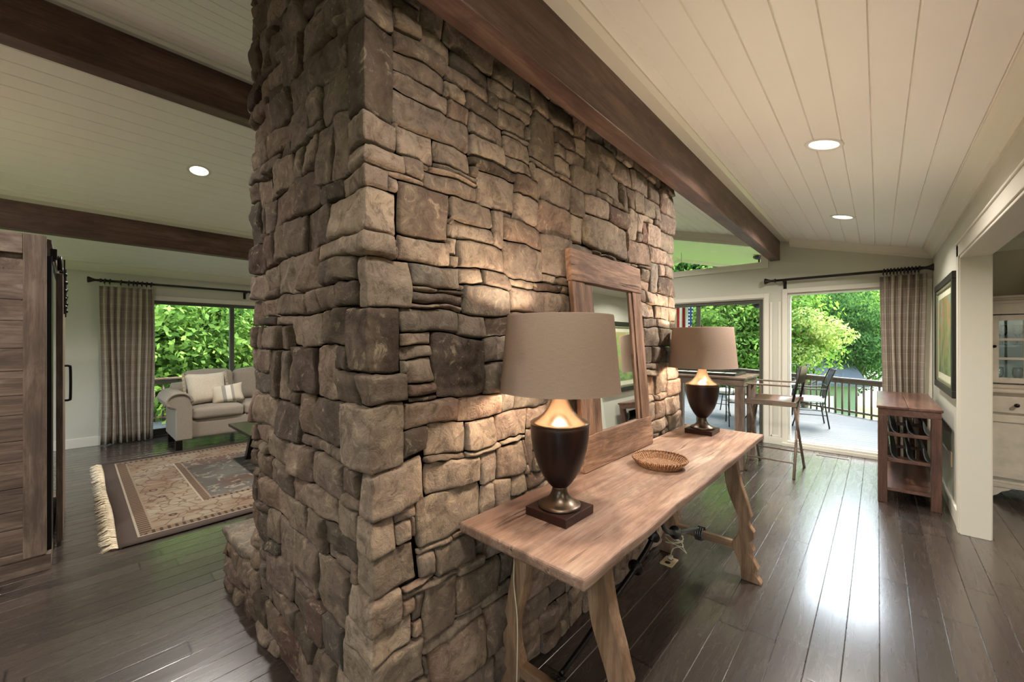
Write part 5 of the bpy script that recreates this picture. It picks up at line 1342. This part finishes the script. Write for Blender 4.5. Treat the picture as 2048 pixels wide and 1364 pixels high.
# ------------------------------------------------------------------ grounds
GZ = -2.6
m = MB(); m.box(-70, 70, -40, 33, GZ - 1, GZ); struct(m.build('lawn', M_lawn))
m = MB(); m.v = [(-140, 33, GZ - .2), (140, 33, GZ - .2), (140, 130, GZ - .2), (-140, 130, GZ - .2)]; m.f = [(0, 1, 2, 3)]; m.sm = [False]; struct(m.build('lake', M_water))
# far wooded bank behind the lake, and the wooded slope beyond the left deck
def slope(name, poly_fn, nx, ny, mat):
    m = MB()
    for i in range(nx + 1):
        for j in range(ny + 1): m.v.append(poly_fn(i / nx, j / ny))
    for i in range(nx):
        for j in range(ny): q = i * (ny + 1) + j; m.f.append((q, q + 1, q + ny + 2, q + ny + 1)); m.sm.append(True)
    return struct(m.build(name, mat))
M_wood_floor = flat('woodland_floor', srgb(74, 92, 46), .95, 0, .5, 1.5, .8)
slope('far_bank', lambda u, v: (-160 + 320 * u, 115 + 50 * v, GZ - .3 + 44 * v ** 1.2 + 1.5 * math.sin(u * 40) * v), 60, 10, M_wood_floor)
slope('wooded_slope', lambda u, v: (-24 - 22 * v, -40 + 80 * u, GZ + 18 * v ** 1.1 + 1.2 * math.sin(u * 33) * v), 50, 10, M_wood_floor)
def leaf_mesh(name, n, rad, blobs, leaf, seed, flatten=.8):
    g = np.random.default_rng(seed)
    c = g.normal(size=(blobs, 3)); c /= np.linalg.norm(c, axis=1)[:, None]; c *= (g.random((blobs, 1)) ** .45) * rad * .8; c[:, 2] *= flatten
    br = rad * g.uniform(.20, .38, blobs)
    b = g.integers(0, blobs, n); d = g.normal(size=(n, 3)); d /= np.linalg.norm(d, axis=1)[:, None]
    p = c[b] + d * (br[b] * g.uniform(.65, 1.05, n))[:, None] * np.array([1, 1, .6])
    nr = d + g.normal(size=(n, 3)) * .7; nr[:, 2] += .5; nr /= np.linalg.norm(nr, axis=1)[:, None]
    t = np.cross(nr, g.normal(size=(n, 3))); t /= np.linalg.norm(t, axis=1)[:, None]; u = np.cross(nr, t)
    s = (leaf * g.uniform(.6, 1.3, n))[:, None]
    V = np.stack([p - t * s, p - u * s * .5, p + t * s, p + u * s * .5], 1).reshape(-1, 3)
    me = bpy.data.meshes.new(name); me.vertices.add(4 * n); me.vertices.foreach_set('co', V.ravel().astype(np.float32)); me.loops.add(4 * n); me.loops.foreach_set('vertex_index', np.arange(4 * n, dtype=np.int32))
    me.polygons.add(n); me.polygons.foreach_set('loop_start', np.arange(0, 4 * n, 4, dtype=np.int32)); me.polygons.foreach_set('loop_total', np.full(n, 4, dtype=np.int32)); me.update(calc_edges=True)
    return me
def tree_proto(n, rad, blobs, leaf, seed, th, tr, mat, label, group):
    r = thing('tree', label, 'tree', (0, 0, GZ), 0, group)
    me = leaf_mesh('foliage', n, rad, blobs, leaf, seed); me.materials.append(mat); o = bpy.data.objects.new('foliage', me); C.objects.link(o); o.parent = r; o.location = (0, 0, th + rad * .45)
    m = MB(); rd = random.Random(seed)
    top = th + rad * .6; pts = [(0, 0, -.3), (.1 * rd.random(), .1, th * .5), (.2 * rd.uniform(-1, 1), .2 * rd.uniform(-1, 1), th), (.3 * rd.uniform(-1, 1), .3, top)]
    m.tube(smooth_path(pts, 4), [tr * (1 - .7 * i / 12) for i in range(13)], 8)
    for k in range(7):
        a = rd.uniform(0, 6.28); z0 = th * rd.uniform(.55, 1.1); l = rad * rd.uniform(.5, .9)
        m.tube([(0, 0, z0), (l * .5 * math.cos(a), l * .5 * math.sin(a), z0 + l * .3), (l * math.cos(a), l * math.sin(a), z0 + l * .6)], [tr * .35, tr * .25, tr * .1], 6)
    m.build('trunk', M_bark, r); return r
def plant(proto, first, x, y, sc, a, label, z=GZ, sz=1.0):
    if first: o = proto; o.location = (x, y, z); o.rotation_euler = (0, 0, a)
    else: o = dup(proto, (x, y, z), a)
    o.scale = (sc, sc, sc * sz); o['label'] = label; return o
G1 = 'green trees beyond the deck'
TA = tree_proto(30000, 3.2, 70, .078, 3, 2.6, .16, M_leafA, 'x', G1)
TB = tree_proto(30000, 4.0, 70, .10, 5, 3.5, .22, M_leafB, 'x', G1)
TC = tree_proto(16000, 2.6, 40, .10, 8, 6.0, .12, M_leafC, 'x', G1)
def inview(px, dist):      # world x,y for an image column at a distance
    th = R_(YAW) - math.atan((px - 1024) / 800); return -dist * math.sin(th), dist * math.cos(th)
used = {}
def put(pr, px, dist, sc, label, z=GZ, sz=1.0):
    x, y = inview(px, dist); first = pr.name not in used; used[pr.name] = 1
    return plant(pr, first, x, y, sc, random.uniform(0, 6.28), label, z, sz)
# through the gable windows
put(TC, 1578, 15.5, .58, 'pale yellow-green flowering tree left of the shed')
put(TB, 1706, 21, .52, 'tall dark green tree with visible trunk standing right of the shed', GZ + .5, 1.35)
put(TA, 1455, 16.5, 1.05, 'bright green tree filling the sliding door view', sz=1.05)
put(TA, 1395, 15.5, .95, 'bright green tree behind the far lamp and flag')
put(TB, 1540, 27, 1.1, 'deep green tree behind the gap between the gable windows')
put(TA, 1670, 30, 1.0, 'light green tree behind the shed roof', sz=1.2)
for i, (px, ds) in enumerate(((1330, 24), (1420, 26), (1500, 30), (1590, 34), (1650, 35), (1720, 105), (1790, 108), (1850, 104), (1920, 100))):
    put(TB if i % 2 else TA, px, ds, (1.35 if ds < 60 else 4.0) + .1 * (i % 3), 'distant green tree of the woods, ' + ['far left behind the flag', 'behind the far lamp', 'behind the sliding door edge', 'above the shed roof', 'right of the shed roof', 'across the water left of the curtain', 'across the water behind the curtain', 'behind the right curtain edge', 'rightmost beyond the right wall'][i], GZ + (0 if ds < 36 else .2), 1.25)
# through the left sliding door
for i, (px, ds, pr, sc, lb) in enumerate(((330, 12.5, TA, .95, 'bright green leafy tree at the curtain side of the left sliding door'), (440, 13.2, TA, 1.0, 'bright green leafy tree above the sofa cushions'), (385, 17, TB, 1.1, 'deeper green tree with a leaning trunk behind the sofa'),
        (300, 18, TB, 1.2, 'deep green tree half hidden by the left plaid curtain'), (480, 15.5, TA, 1.0, 'bright green tree at the chimney edge of the left window'), (250, 14, TA, 1.0, 'green tree screened by the left curtain'), (345, 22, TA, 1.5, 'tall green tree in the back row left of the sofa'), (430, 23, TB, 1.5, 'tall dark green tree in the back row above the sofa'), (520, 21, TB, 1.4, 'tall dark green tree hidden beside the chimney'))):
    put(pr, px, ds, sc, lb, GZ + (.4 if ds > 16 else -.3), 1.15 if ds > 16 else 1.0)
# shed
sx, sy = inview(1612, 20)
r = thing('garden_shed', 'small green shed with grey shingle roof beyond the deck railing', 'shed', (sx, sy, GZ)); r.rotation_euler = (0, 0, R_(28))
m = MB(); m.box(-1.6, 1.1, -1.2, 1.2, 0, 2.55); m.prism([(-1.2, 2.55), (1.2, 2.55), (0, 3.4)], -1.6, 1.1, 'X'); m.build('walls', M_shedw, r)
m = MB(); m.prism([(-1.5, 2.38), (0, 3.45), (1.5, 2.38), (1.5, 2.50), (0, 3.58), (-1.5, 2.50)], -1.85, 1.35, 'X'); m.build('roof', M_shedr, r)
m = MB(); m.box(-.4, .4, -1.215, -1.2, 0, 2.0); m.build('door', M_white, r)

dup(TB, (2.9, 12.2, GZ), 1.0, 'unseen leafy green tree added to shade the deck, screened by the right wall').scale = (.72, .72, 1.15)  # out-of-view tree added to cast shade on the deck
